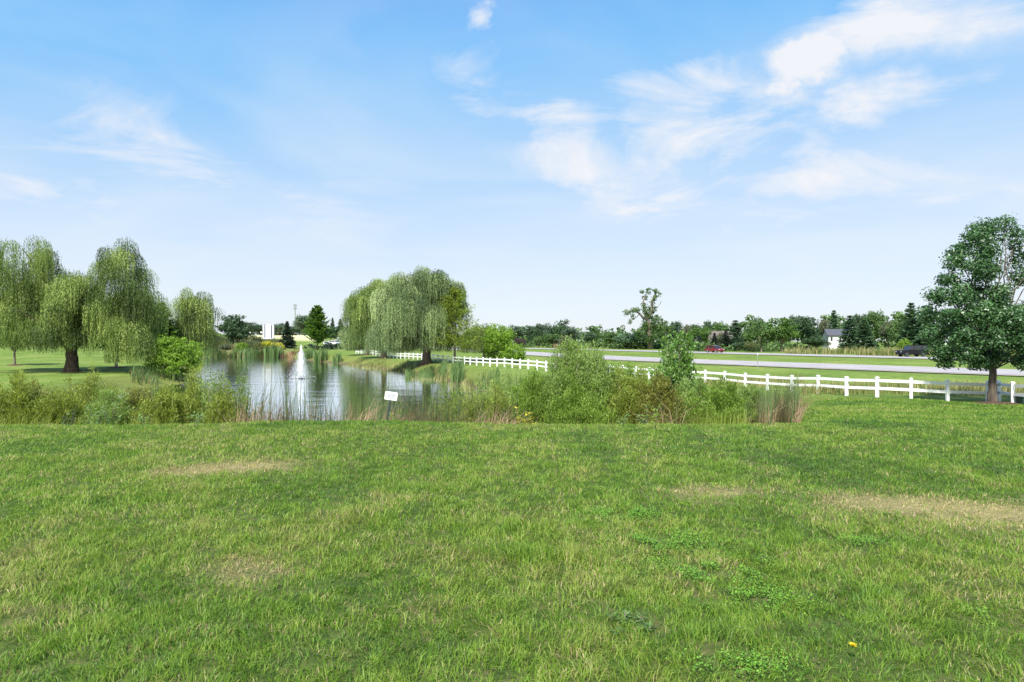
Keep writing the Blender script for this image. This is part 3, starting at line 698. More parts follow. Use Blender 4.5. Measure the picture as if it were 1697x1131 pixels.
def blob_crown(ells, seed, nclus, nleaf, leaf, wd, rc=.55, hollow=.55, droop=0.0, tvar=.14, name='crown', up=.15):
    """ells: (cx,cy,cz,rx,ry,rz) ellipsoids of leafy clusters; clusters sit mostly near the surface, leaves on each cluster's skin"""
    r = np.random.default_rng(seed); vol = np.array([(e[3] * e[4] * e[5]) ** .75 for e in ells]); vol = vol / vol.sum()
    C = []; A = []; B = []; T = []
    for e, vv in zip(ells, vol):
        nk = max(4, int(nclus * vv)); u_ = runit(nk, r); rad = r.uniform(hollow, 1.0, nk) ** .7 * (1 + r.normal(0, .07, nk))
        cc = np.array(e[:3]) + u_ * rad[:, None] * np.array(e[3:6])
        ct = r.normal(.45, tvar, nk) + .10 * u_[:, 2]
        rcc = rc * r.uniform(.6, 1.35, nk)
        w_ = runit(nk * nleaf, r).reshape(nk, nleaf, 3); q = r.uniform(.35, 1, (nk, nleaf, 1)) ** .6
        p = cc[:, None] + w_ * q * rcc[:, None, None] * np.array([1.15, 1.15, .8])
        nn = nrm(w_ + r.normal(0, .55, w_.shape) + np.array([0, 0, up])); nn = nn.reshape(-1, 3); p = p.reshape(-1, 3)
        a = nrm(np.cross(nn, runit(len(nn), r))); a[:, 2] -= droop; a = nrm(a); b = nrm(np.cross(nn, a))
        s = (leaf * r.uniform(.6, 1.25, len(p)) * .5)[:, None]
        C.append(p); A.append(a * s); B.append(b * s * (wd / leaf)); T.append((ct[:, None] + r.normal(0, .09, (nk, nleaf))).ravel())
    C = np.concatenate(C); ok = C[:, 2] > .05
    return leaves(name, C[ok], np.concatenate(A)[ok], np.concatenate(B)[ok], np.clip(np.concatenate(T), 0, 1)[ok])
def broadleaf(kind, px, D, label, cat, ellpx, seed, mat, nclus, nleaf, leaf, wd=None, group=None, trunk_h=None, r0=.2, bark='bark_grey', limbn=6, rc=.55, limbk=.42, **k):
    root = tree_root(kind, px, D, label, cat, group); s = D / FPX; es = []; rr = random.Random(seed)
    for (ex_, ey, rx, ry, *dd) in ellpx:
        p = loc_px(ex_, ey, D, root); dep = dd[0] if dd else rr.uniform(-.3, .3) * rx * s
        es.append((p[0], dep, p[2], rx * s, max(rx * s * .85, .2), ry * s))
    mb = MB(); th = trunk_h if trunk_h else 1.5
    top = trunk(mb, th, r0, r0 * .75, r=rr)
    tips = []
    for e in es:
        for _ in range(max(1, limbn // len(es))):
            tips.append((e[0] + rr.uniform(-.6, .6) * e[3], e[1] + rr.uniform(-.6, .6) * e[4], e[2] + rr.uniform(-.2, .85) * e[5]))
    limbs(mb, top - Vector((0, 0, .2 * th * .5)), tips, r0 * limbk, rr, rtip=.010)
    mb.build('trunk', M[bark], root, smooth=True)
    link('crown', blob_crown(es, seed, nclus, nleaf, leaf, wd or leaf * .6, rc=rc, **k), M[mat], root)
    return root
def conifer_meshes(seed, h, rb, layers=26, leaf=.28, per=9, asc=-.15, dense=22, z0=.04, shape=1.0, wd=.35):
    """trunk and tiers of boughs carrying needle sprays; returns (trunk MB, crown mesh)"""
    r = np.random.default_rng(seed); mb = MB(); mb.tube([(0, 0, -.2), (0, 0, h * .5), (0, 0, h * .98)], [h * .018, h * .010, .02], 8)
    C = []; A = []; T = []
    for i in range(layers):
        f = (i + r.uniform(-.3, .3)) / layers; f = min(max(f, 0), .985); z = h * (z0 + (1 - z0) * f)
        Lr = rb * (1 - f) ** shape * 1.0 + .06 * h * .2
        for j in range(per):
            a = r.uniform(0, 2 * np.pi); L_ = Lr * r.uniform(.7, 1.12); n = int(dense * (L_ / rb + .25)) + 3
            t = r.uniform(.12, 1, n) ** .8; ct = r.normal(.45, .12)
            d = np.array([math.cos(a), math.sin(a), 0]); side = np.array([-math.sin(a), math.cos(a), 0])
            zz_ = asc * L_ * t + .10 * L_ * t * t * (1 if asc < 0 else 0)
            lat = r.normal(0, .16, n) * L_ * (1 - t * .6)
            p = d * (L_ * t)[:, None] + side * lat[:, None]; p[:, 2] = z + zz_ + r.normal(0, .03 * L_, n)
            C.append(p); A.append(nrm(d + side * np.sign(lat)[:, None] * .6 + np.array([0, 0, asc * .8]) + r.normal(0, .3, (n, 3)))); T.append(np.full(n, ct) + r.normal(0, .1, n) + .15 * (t - .5))
    C = np.concatenate(C); A = np.concatenate(A); T = np.clip(np.concatenate(T), 0, 1); n = len(C)
    B = nrm(np.cross(A, runit(n, r) * .6 + np.array([0, 0, 1]))); s = (leaf * r.uniform(.5, .9, n))[:, None]
    return mb, leaves('crown', C, A * s, B * s * wd, T)
def conifer(kind, px, D, label, h, rb, seed, mat, group=None, **k):
    root = tree_root(kind, px, D, label, 'tree', group)
    mb, cr = conifer_meshes(seed, h, rb, **k); mb.build('trunk', M['bark_grey'], root, smooth=True); link('crown', cr, M[mat], root); return root

# --- the big willow on the left
willow(119, 66, 'large weeping willow with thick dark trunk on the mown grass left of the pond',
       [(38, 425, 50, 36, 530), (8, 470, 38, 40, 560), (72, 470, 42, 34, 560), (128, 478, 34, 38, 560, -1), (165, 492, 48, 42, 560, -2), (198, 440, 44, 40, 540, 0),
        (222, 492, 34, 42, 560), (60, 535, 50, 34, 577, -2.5), (14, 530, 30, 30, 575), (120, 540, 44, 30, 582, -2), (218, 560, 36, 40, 608, -2), (185, 555, 28, 30, 585, 1), (240, 555, 18, 36, 600, -1), (95, 505, 50, 40, 560, 2), (150, 520, 50, 40, 570, 2), (235, 520, 20, 40, 590, 0), (30, 500, 46, 40, 570, 1.5), (200, 510, 40, 40, 575, 2)],
       11, trunk_h=2.6, r0=.62, strand_n=1.1, leaf=.27, wd=.045, size=1.0)
willow(318, 96, 'tall weeping willow standing behind the round bright bush at the left shore',
       [(305, 500, 20, 28, 560), (330, 505, 22, 30, 575), (318, 545, 28, 30, 600), (345, 510, 12, 28, 575), (300, 540, 20, 26, 590)], 12, mat='willow_leaf', trunk_h=2.2, r0=.4, leaf=.25, wd=.07, size=1.2, strand_n=.8)
# --- willows on the far bank
willow(707, 88, 'broad silvery weeping willow with the thickest trunk of the far bank group',
       [(690, 478, 44, 32, 570, 1), (655, 500, 34, 32, 575, -1), (688, 520, 44, 42, 582, -2), (725, 490, 40, 34, 575, 1), (655, 550, 34, 30, 584, -2), (738, 477, 22, 22, 540, 1), (715, 545, 26, 30, 582), (750, 508, 10, 24, 560, 1.5), (695, 555, 34, 24, 583, 1), (668, 458, 13, 11, 510, 0), (704, 450, 15, 11, 500, .5), (728, 458, 12, 10, 505, -1), (752, 472, 11, 12, 520, 0), (640, 490, 12, 14, 540, -2), (670, 505, 16, 14, 560, -4), (715, 515, 18, 14, 570, -4), (650, 540, 14, 12, 585, -4)],
       21, mat='willow_leaf_blue', trunk_h=2.6, r0=.62, leaf=.24, wd=.065, size=1.15, strand_n=.9)
willow(636, 112, 'weeping willow on the far bank, second trunk from the left of the willow group',
       [(608, 497, 28, 26, 575), (640, 488, 34, 28, 575), (622, 530, 34, 32, 579), (592, 512, 18, 26, 560), (612, 478, 11, 10, 520), (632, 470, 12, 10, 520), (585, 500, 9, 12, 545)], 22, mat='willow_leaf', trunk_h=2.5, r0=.55, leaf=.28, wd=.08, size=1.3, strand_n=.75)
willow(609, 128, 'smallest weeping willow at the left end of the far bank group, trailing to the lawn',
       [(590, 546, 20, 20, 584), (575, 556, 13, 18, 588), (602, 552, 16, 18, 581)], 23, mat='willow_leaf_blue', trunk_h=2.0, r0=.3, leaf=.3, wd=.085, size=1.3, strand_n=.7)
willow(802, 99, 'low weeping willow trailing behind the white fence at the right of the willow group',
       [(796, 552, 18, 22, 588), (780, 560, 14, 20, 585), (806, 562, 9, 20, 592)], 24, mat='willow_leaf', trunk_h=1.6, r0=.22, leaf=.25, wd=.07, size=1.1, strand_n=.7)
# bald cypress in front of the willows
def feather_tree(kind, px, D, label, h, rb, seed, mat, asc, **k):
    return conifer(kind, px, D, label, h, rb, seed, mat, asc=asc, **k)
feather_tree('cypress_tree', 753.5, 86, 'yellow green feathery cypress with thin pale trunk in front of the willows', 10.4, 4.4, 31, 'cypress_leaf', .36, layers=42, leaf=.27, per=10, dense=24, z0=.12, shape=.55, wd=.26)
feather_tree('maple_tree', 526, 176, 'upright green tree with pale trunk on the far lawn right of the fountain', 12.6, 4.3, 32, 'maple_leaf', .75, layers=30, leaf=.5, per=9, dense=26, z0=.13, shape=.72, wd=.6)
feather_tree('cypress_tree', 268, 92, 'dark green upright tree between the two left willows', 8.9, 2.8, 33, 'maple_leaf', .3, layers=26, leaf=.4, per=10, dense=30, z0=.1, shape=.7, wd=.5)
# small trees with mulch rings on the left lawn
broadleaf('young_tree', 24, 78, 'small grey leaved young tree on the lawn at the left edge', 'tree', [(22, 545, 24, 24), (10, 560, 18, 18), (36, 565, 12, 14)], 41, 'pale_leaf', 130, 30, .28, r0=.14, trunk_h=1.8)
broadleaf('young_tree', 193, 74, 'young tree with thin grey trunk behind the willow curtain on the left', 'tree', [(193, 555, 22, 26), (180, 565, 16, 16)], 42, 'mid_leaf', 90, 26, .28, r0=.15, trunk_h=2.4, bark='bark_pale')
# bushes
def bush(px, D, label, ell, seed, mat, n, nl, leaf, wd=None, group=None, rc=.35, **k):
    return broadleaf('bush', px, D, label, 'bush', ell, seed, mat, n, nl, leaf, wd, group, trunk_h=.4, r0=.06, rc=rc, limbn=8, **k)
bush(292, 66.5, 'rounded bright green willow bush on the left shore of the pond', [(280, 585, 26, 26), (305, 585, 25, 24), (290, 603, 38, 20), (322, 600, 10, 16)], 43, 'shrub_bright', 300, 50, .22, .11, rc=.4, hollow=.8)
bush(826, 88, 'tall rounded bright green bush beyond the white fence', [(826, 562, 26, 22), (825, 578, 24, 20)], 44, 'shrub_bright', 200, 40, .34, .12, rc=.6)
bush(853, 82, 'small rounded olive green bush beyond the white fence, right of the tall one', [(853, 583, 17, 14), (851, 592, 16, 10)], 45, 'shrub_bright', 120, 34, .26, .10, rc=.45)
conifer('spruce_tree', 476, 190, 'dark spruce left of the fountain on the far bank', 8.2, 3.1, 46, 'spruce_needle', layers=32, leaf=.55, per=12, dense=26, z0=.03, asc=-.2)
broadleaf('dark_tree', 386, 182, 'dark round crowned tree with sparse pale limbs on the far bank left', 'tree', [(395, 548, 20, 17), (380, 545, 16, 14), (378, 528, 9, 5), (398, 530, 9, 8), (368, 541, 9, 6), (388, 563, 10, 10)], 47, 'dark_leaf', 190, 26, .55, r0=.28, trunk_h=2.0, rc=.8)
bush(400, 173, 'small bright green bush at the far shore under the dark tree', [(401, 577, 10, 8)], 48, 'shrub_bright', 50, 30, .4, .2, rc=.5)
for i, (px, py, rx, ry, D, mt, lab) in enumerate([
    (352, 575, 10, 7, 176, 'brush_leaf', 'dull olive scrub bush at the far shore beside the hanging willow'),
    (372, 578, 10, 7, 175, 'pale_leaf', 'greyish scrub bush in front of the far dark tree'),
    (425, 576, 12, 7, 177, 'brush_leaf', 'olive scrub bush below the white panel sign on the left'),
    (444, 574, 10, 7, 178, 'goldenrod', 'yellow flowering bush below the white panel sign'),
    (462, 576, 7, 6, 178, 'goldenrod', 'yellow flowering clump beside the dark spruce'),
    (587, 576, 12, 5, 175, 'pale_leaf', 'low dry brownish scrub at the edge of the far lawn'),
    (420, 562, 14, 6, 205, 'brush_leaf', 'ragged scrub bush on the rise left of the white panel sign')]):
    bush(px, D, lab, [(px, py, rx, ry), (px + 3, py + 2, rx * .8, ry)], 60 + i, mt, 60, 24, .5, .25, 'scrub on the far bank', rc=.6)
broadleaf('evergreen_shrub', 545, 186, 'low dark spreading evergreen under the upright tree on the far lawn', 'bush', [(515, 578, 14, 7), (550, 577, 20, 7)], 68, 'spruce_needle', 120, 26, .5, r0=.1, trunk_h=.5, rc=.6)

# --- ornamental pear on the right, by the fence
broadleaf('pear_tree', 1645, 29.6, 'dense dark green pear tree in a mulch ring by the fence on the right', 'tree',
          [(1618, 392, 15, 18, 0), (1640, 380, 17, 18, .3), (1660, 372, 12, 10, 0), (1600, 412, 15, 17, .3), (1630, 415, 18, 20, -.2), (1586, 436, 15, 15, 0), (1612, 446, 20, 18, -.4), (1640, 450, 14, 20, .2), (1578, 462, 16, 13, .2),
           (1552, 492, 17, 15, 0), (1582, 492, 20, 17, -.4), (1615, 484, 20, 18, .3), (1643, 492, 18, 22, -.5), (1545, 520, 14, 14, .3), (1572, 525, 22, 17, -.5), (1606, 522, 22, 18, -.8), (1640, 530, 24, 20, -1.0),
           (1552, 552, 18, 14, .2), (1583, 557, 22, 16, -.6), (1620, 560, 24, 16, -1.0), (1655, 560, 20, 20, -.8), (1560, 580, 20, 14, 0), (1592, 588, 22, 13, -.5), (1628, 590, 22, 12, -.3), (1575, 600, 14, 9, .3), (1615, 603, 14, 8, -.2),
           (1668, 590, 18, 14, .8), (1690, 600, 22, 10, -.4), (1690, 575, 22, 16, -.8), (1695, 545, 24, 18, -.9), (1680, 520, 18, 16, -.3), (1700, 510, 20, 18, -.6), (1720, 580, 24, 18, 0), (1730, 540, 26, 22, 0), (1735, 495, 26, 24, 0),
           (1668, 395, 8, 10, .3), (1683, 400, 9, 14, 0), (1693, 430, 9, 16, .3), (1700, 460, 14, 16, .2), (1680, 385, 10, 8, 0), (1715, 420, 16, 22, 0), (1740, 450, 20, 24, .2), (1664, 435, 5, 12, .4), (1672, 500, 10, 14, .6)],
          51, 'pear_leaf', 1150, 46, .125, .08, r0=.19, trunk_h=1.75, limbn=60, rc=.36, hollow=.15, bark='bark_brown', limbk=.22)
# ------------------------------------------------------------------ shrubs and reeds of the near bank
def stems_shrub(kind, px, D, label, halfw, toppy, seed, mat, nstem=70, leafl=.075, leafw=.012, per=70, group=None, lean=.5, lo=.12, thick=.006, cat='shrub', open_=1.0, zb=None, pxs=None):
    root = tree_root(kind, px, D, label, cat, group); r = np.random.default_rng(seed)
    s = D / FPX; ht = ZP(toppy, D) - root.location.z; hw = halfw * s
    C = []; A = []; T = []; mb = MB()
    for i in range(nstem):
        a = r.uniform(0, 2 * np.pi); q = math.sqrt(r.uniform(0, 1)); L_ = ht * (1 - .38 * q ** 2) * (r.uniform(.62, 1.0) if r.uniform() > .1 else r.uniform(1.0, 1.22 if ht < 2.6 else 1.05))
        bx, by = q * math.cos(a) * hw * .45, q * math.sin(a) * hw * .45
        ex_, ey = q * math.cos(a) * hw * r.uniform(.75, 1.05), q * math.sin(a) * hw * r.uniform(.75, 1.05)
        f = np.linspace(0, 1, 6); P = np.stack([bx + (ex_ - bx) * f ** 1.3, by + (ey - by) * f ** 1.3, L_ * (f - .08 * f ** 4)], 1)
        P[1:-1] += r.normal(0, .02 * L_, (4, 3)) * .5
        mb.tube([tuple(p) for p in P], [thick * (1.6 - 1.2 * g) * (1 + L_ * .25) for g in f], 3, cap=False)
        # side twigs with narrow leaves
        nt_ = max(4, int(per / 7 * L_ / ht)); ft = r.uniform(lo, 1, nt_) ** .85
        st = r.normal(.48, .12)
        for g in ft:
            p0 = np.array([np.interp(g, f, P[:, k]) for k in range(3)]); b = r.uniform(0, 2 * np.pi); tl = r.uniform(.12, .34) * (1.3 - g) * ht * .28 * open_ + .08
            d = nrm(np.array([math.cos(b) * .8, math.sin(b) * .8, r.uniform(.35, 1.1)])); m = 8
            tt = np.linspace(.15, 1, m); pp = p0 + d * (tt * tl)[:, None]
            C.append(pp + r.normal(0, leafl * .45, (m, 3))); A.append(nrm(d * .7 + np.array([0, 0, .45]) + r.normal(0, .38, (m, 3)))); T.append(np.full(m, st) + r.normal(0, .10, m) + .12 * (g - .5))
    C = np.concatenate(C); A = np.concatenate(A); n = len(C); T = np.clip(np.concatenate(T), 0, 1)
    B = nrm(np.cross(A, runit(n, r))) * (leafw * r.uniform(.6, 1.2, n))[:, None]; A = A * (leafl * r.uniform(.6, 1.2, n) * .5)[:, None]
    mb.build('stems', M['bark_grey'], root)
    link('foliage', leaves('foliage', C + A, A, B, T), M[mat], root); return root
GRP = 'shrubs along the near bank'
SH = [ # px, D, halfw, top, mat, nstem, open, label
 (-25, 17.5, 45, 650, 'olive_leaf', 60, 1, 'olive willow shrub cut by the left edge of the picture'),
 (28, 17.0, 42, 641, 'olive_leaf', 70, 1, 'yellowish olive willow shrub at the far left end of the near bank'),
 (62, 18.5, 42, 652, 'rusty_leaf', 60, 1, 'low rusty olive shrub in front of the big willow trunk, on the left'),
 (100, 17.2, 42, 650, 'olive_leaf', 70, 1, 'olive shrub straight below the big willow trunk'),
 (150, 20.5, 44, 612, 'olive_leaf', 70, 1, 'yellow green shrub right of the big willow trunk, taller than its neighbours'),
 (188, 17.4, 42, 648, 'sandbar_leaf_grey', 70, 1, 'greyish green low shrub below the thin pale trunk'),
 (235, 18.0, 42, 636, 'rusty_leaf', 70, 1, 'rust tinged shrub left of the round bright bush'),
 (275, 17.0, 42, 640, 'olive_leaf', 80, 1, 'dense olive shrub below the round bright bush'),
 (318, 17.8, 36, 618, 'olive_leaf', 70, 1.1, 'olive shrub against the left corner of the water'),
 (352, 16.6, 20, 588, 'sandbar_leaf_grey', 16, 1.1, 'tall thin open willow shrub before the left end of the water'),
 (372, 16.4, 26, 640, 'olive_leaf', 46, 1, 'low olive shrub between the two thin open shrubs'),
 (398, 16.8, 22, 612, 'sandbar_leaf_grey', 14, 1.2, 'slender open shrub before the water, left of the cattails'),
 (742, 17.4, 34, 625, 'olive_leaf', 22, 1.2, 'loose yellow green shrub at the right end of the water view'),
 (785, 18.0, 38, 622, 'olive_leaf', 42, 1.1, 'open olive shrub left of the dense green shrubs'),
 (828, 17.2, 34, 640, 'olive_leaf', 44, 1, 'low olive shrub beside the yellow goldenrod'),
 (838, 26.0, 46, 610, 'sandbar_leaf_grey', 60, 1, 'pale feathery shrub at the right shore, behind the near bank shrubs'),
 (884, 17.5, 42, 605, 'sandbar_leaf', 110, 1, 'dense mid green shrub immediately left of the tallest shrub'),
 (945, 17.4, 50, 558, 'sandbar_leaf_grey', 200, 1, 'tallest feathery green shrub in the middle of the near bank'),
 (985, 17.9, 46, 566, 'sandbar_leaf_grey', 170, 1, 'tall feathery green shrub joined to the right of the tallest one'),
 (958, 16.4, 48, 640, 'sandbar_leaf', 120, 1, 'low green shrub at the foot of the tallest shrub'),
 (1045, 17.2, 44, 618, 'olive_leaf', 110, 1, 'olive brown rounded shrub between tall shrub and poplar sapling'),
 (1085, 16.8, 40, 640, 'rusty_leaf', 100, 1, 'brownish rounded low shrub left of the poplar sapling foot'),
 (1040, 25.0, 34, 600, 'sandbar_leaf', 60, 1, 'yellow green upright shrub behind the near bank in front of the roads'),
 (1150, 18.0, 44, 642, 'sandbar_leaf_grey', 110, 1, 'grey green low shrub at the foot of the poplar sapling'),
 (1200, 17.4, 46, 650, 'sandbar_leaf', 120, 1, 'wide low green shrub below the left end of the near fence'),
 (1235, 18.0, 34, 655, 'sandbar_leaf_grey', 80, 1, 'last low green shrub beside the brown cattails'),
]
for i, (px, D, hw, top, mt, ns, op, lab) in enumerate(SH):
    stems_shrub('willow_shrub', px, D, lab, hw * 1.25, top - (14 if px < 420 or 700 < px < 840 else 7), 100 + i, mt, nstem=int(ns * 1.6), open_=op, group=GRP, per=520 if ns > 30 else 190, leafl=.10, leafw=.0115, lo=.03 if ns > 30 else .15)
# poplar sapling: broad leaves
stems_shrub('poplar_sapling', 1122, 19.5, 'poplar sapling with broad pale leaves standing above the near bank shrubs', 46, 533, 140, 'poplar_leaf', nstem=60, leafl=.10, leafw=.038, per=200, cat='sapling', lo=.25, thick=.009)
# small leafy weeds along the lawn's edge
def weed(px, D, label, h, seed, mat, leafl=.11, n=7, cat='weed', group='leafy weeds at the lawn edge', spread=.2):
    root = tree_root('leafy_weed', px, D, label, cat, group); r = np.random.default_rng(seed); mb = MB(); C = []; A = []; Bv = []; T = []
    for i in range(n):
        a = r.uniform(0, 6.28); L_ = h * r.uniform(.6, 1); tip = np.array([math.cos(a) * spread * h, math.sin(a) * spread * h, L_])
        mb.tube([(tip[0] * .2, tip[1] * .2, -.05), tuple(tip)], [.006, .003], 4)
        m = 12; g = r.uniform(.2, 1, m); b = r.uniform(0, 6.28, m); d = np.stack([np.cos(b), np.sin(b), r.uniform(-.1, .6, m)], 1); d = nrm(d)
        C.append(tip * g[:, None] + d * leafl * .5); A.append(d * leafl * .5); Bv.append(nrm(np.cross(d, [0, 0, 1])) * leafl * .22); T.append(r.uniform(.3, 1, m))
    mb.build('stems', M['bark_grey'], root); link('foliage', leaves('foliage', np.concatenate(C), np.concatenate(A), np.concatenate(Bv), np.concatenate(T)), M[mat], root)
for i, (px, D, h, mt, lab) in enumerate([(155, 13.9, .75, 'poplar_leaf', 'pale leafy weed below the greyish shrub on the left'), (185, 14.0, .8, 'poplar_leaf', 'pale leafy weed with large leaves, second from the left end'),
        (112, 14.0, .65, 'thistle_leaf', 'dark leafy weed below the big willow trunk'), (238, 14.0, .7, 'poplar_leaf', 'pale leafy weed below the rust tinged shrub'), (325, 13.9, .6, 'poplar_leaf', 'small pale weed below the tall thin shrub'),
        (652, 14.0, .62, 'shrub_bright', 'yellow green weed right beside the foot of the white sign'), (864, 13.9, .78, 'goldenrod', 'yellow flowering goldenrod below the dense shrubs'), (880, 14.1, .7, 'goldenrod', 'smaller yellow goldenrod right of the first one'),
        (1080, 13.7, .72, 'shrub_bright', 'yellow green broad leaved weed below the poplar sapling'), (1066, 13.8, .5, 'poplar_leaf', 'low green weed left of the yellow green one'), (1030, 13.8, .5, 'poplar_leaf', 'low weed at the foot of the brownish shrub')]):
    weed(px, D, lab, h, 150 + i, mt)
weed(1042, 3.5, 'dark ragged thistle rosette in the foreground lawn', .07, 171, 'mid_leaf', leafl=.045, n=16, group=None, spread=1.8)
def dandelion(px, D):
    x, y, z = G(px, D); root = empty('dandelion', (x, y, z), 'single yellow dandelion flower in the foreground lawn at the lower right', 'flower')
    MB().tube([(0, 0, -.01), (.004, .002, .04), (.006, 0, .075)], [.0022, .002, .002], 6).build('stem', M['clover_leaf'], root)
    r = np.random.default_rng(3); n = 90; a = r.uniform(0, 6.28, n); q = r.uniform(.1, 1, n); d = nrm(np.stack([np.cos(a), np.sin(a), .35 + (1 - q)], 1)); c = np.array([.006, 0, .076]) + d * .006
    link('flower', leaves('flower', c + d * .006, d * (.005 + .009 * q)[:, None], nrm(np.cross(d, runit(n, r))) * .003, r.uniform(.7, 1, n)), M['goldenrod'], root)
dandelion(1411, 3.12)
# cattails
def reeds(name, label, cells, dens, h, mat, seed, wdt=.018, brown=.25, hv=.25, lean=.25, cat='cattails'):
    """cells: (px0, px1, D0, D1) areas in which the blades stand"""
    r = np.random.default_rng(seed); X = []; Y = []
    for (a, b, d0, d1) in cells:
        s0, s1 = (a - 848.5) / FPX, (b - 848.5) / FPX; n = int(abs(s1 - s0) * (d0 + d1) / 2 * (d1 - d0) * dens)
        D = r.uniform(d0, d1, n); s = r.uniform(s0, s1, n); X.append(s * D); Y.append(D)
    X = np.concatenate(X); Y = np.concatenate(Y); n = len(X); Z = np.maximum(hz(X, Y), -.25) - .02
    cl = fbm(X * .9, Y * .9, 3, seed)
    Hh = h * (1 + r.normal(0, hv * .6, n)).clip(.4, 1.6) * (.72 + .55 * cl)
    isb = r.uniform(size=n) < brown * (.3 + 1.4 * fbm(X * .5 + 7, Y * .5, 3, seed + 1)); t = np.where(isb, r.uniform(0, .2, n), r.uniform(.35, .9, n))
    Hh = np.where(isb, Hh * r.uniform(.5, .92, n), Hh); ln = np.where(isb, r.uniform(.1, .9, n), np.abs(r.normal(0, lean, n)))
    me = blades(X, Y, Z, Hh, np.full(n, wdt) * r.uniform(.6, 1.3, n), ln, t, name, seed, bend=.5)
    return tag(link(name, me, M[mat]), label, cat, kind='stuff')
reeds('cattail_bed', 'green and brown cattails standing along the near shore in front of the water', [(385, 470, 15.2, 18.6), (470, 660, 15.0, 19.0), (660, 760, 15.0, 19.0), (760, 850, 15.5, 18.0)], 150, 1.95, 'cattail_blade', 201, wdt=.014, brown=.6, lean=.14)
reeds('cattail_bed', 'dry tan lower leaves at the foot of the cattails along the lawn edge', [(385, 860, 14.6, 16.2)], 170, 1.3, 'cattail_blade', 218, wdt=.016, brown=1.6, lean=.3)
reeds('cattail_bed', 'brown stand of cattails at the right end of the near bank', [(1232, 1325, 15.6, 19.5)], 300, 1.2, 'cattail_blade', 202, wdt=.014, brown=.55, lean=.12)
reeds('cattail_bed', 'dry cattail stems at the foot of the shrubs below the poplar sapling', [(1085, 1125, 14.6, 16.0)], 120, 1.1, 'cattail_blade', 203, wdt=.016, brown=.9)
reeds('undergrowth', 'tangled olive undergrowth below the shrubs of the near bank', [(-120, 400, 14.8, 18.5), (800, 1240, 15.2, 18)], 120, .85, 'olive_leaf', 204, wdt=.013, brown=.2, cat='undergrowth')
reeds('reed_bed', 'green reeds along the far shore below the scrub', [(337, 470, 167.5, 172)], 9, 2.5, 'reed_green', 205, wdt=.22, brown=.3, cat='reeds')
reeds('reed_bed', 'tall dark green reeds at the far shore left of the spruce', [(438, 461, 166.5, 171)], 16, 3.3, 'reed_green', 206, wdt=.22, brown=.0, cat='reeds')
reeds('reed_bed', 'reddish brown waterside grass at the far shore below the spruce', [(462, 500, 167, 170)], 9, 1.5, 'dead_leaf', 207, wdt=.2, brown=.6, cat='reeds')
reeds('reed_bed', 'green reeds at the shore right of the fountain', [(503, 522, 141, 151), (520, 542, 128, 137)], 12, 2.0, 'reed_green', 208, wdt=.17, brown=.15, cat='reeds')
reeds('reed_bed', 'small clump of green reeds on the bank left of the willows', [(552, 566, 120, 124)], 16, 1.6, 'reed_green', 209, wdt=.14, brown=.0, cat='reeds')
reeds('reed_bed', 'green reeds on the bank below the broad silvery willow', [(672, 740, 70.5, 80)], 16, 1.1, 'reed_green', 210, wdt=.07, brown=.1, cat='reeds')
reeds('reed_bed', 'dark green reeds on the bank below the cypress', [(748, 768, 62, 70)], 22, 2.0, 'reed_green', 211, wdt=.07, brown=.0, cat='reeds')
reeds('reed_bed', 'loose grey green reeds on the right shore', [(790, 830, 50, 58), (830, 880, 36, 48)], 12, 1.4, 'reed_green', 212, wdt=.05, brown=.3, cat='reeds')
reeds('reed_bed', 'thin waterside grass along the left shore under the willow', [(215, 262, 58, 66), (262, 312, 63, 68)], 14, 1.1, 'reed_green', 213, wdt=.06, brown=.3, cat='reeds')
reeds('bank_grass', 'long bleached grass fringing the water along the willow bank', [(575, 600, 106, 115), (600, 640, 95, 107), (640, 680, 85.5, 95), (680, 745, 66, 80), (745, 800, 54, 63)], 14, .55, 'meadow_blade', 214, wdt=.06, brown=.5, cat='grass')
reeds('ditch_grass', 'tall straw coloured grass in the ditch behind the right hand fence', [(1150, 1330, 42, 49), (1330, 1700, 34.5, 41), (1700, 1900, 34, 39)], 22, .60, 'meadow_blade', 215, wdt=.05, brown=.3, cat='grass')
reeds('roadside_grass', 'tall pale meadow grass on the far side of the far road', [(1300, 1420, 132, 141), (1420, 1560, 118, 131), (1560, 1750, 105, 120)], 7, 1.5, 'meadow_blade', 216, wdt=.16, brown=.5, cat='grass')
reeds('scrub_cover', 'mixed weeds covering the rise behind the far shore', [(330, 466, 174, 215)], 5, 1.6, 'brush_leaf', 217, wdt=.3, brown=.3, cat='ground cover', lean=.6)

# ------------------------------------------------------------------ background trees: a few prototypes, copied
def copy_tree(o, parent=None):
    c = o.copy(); col.objects.link(c)
    if parent is not None: c.parent = parent
    for ch in list(o.children): copy_tree(ch, c)
    return c
def proto_broad(seed, h=10, w_=9, mat='mid_leaf', n=130, nl=26, leaf=.55, rc=1.0, lumps=7, trunk_f=.2):
    rr = random.Random(seed); root = empty('deciduous_tree', (0, -500, 0), 'x', 'tree')
    es = [(0, 0, h * .62, w_ * .34, w_ * .34, h * .30)]
    for i in range(lumps):
        a = rr.uniform(0, 6.28); q = rr.uniform(.2, .33) * w_
        es.append((math.cos(a) * q, math.sin(a) * q, h * rr.uniform(.38, .80), w_ * rr.uniform(.15, .24), w_ * rr.uniform(.15, .24), h * rr.uniform(.12, .2)))
    mb = MB(); top = trunk(mb, h * trunk_f, h * .025, h * .018, r=rr)
    limbs(mb, top, [(e[0], e[1], e[2] + e[5] * .4) for e in es], h * .012, rr, n=4, k=5)
    mb.build('trunk', M['bark_grey'], root, smooth=True)
    c = link('crown', blob_crown(es, seed, n, nl, leaf, leaf * .65, rc=rc, hollow=.4), M[mat], root)
    return root
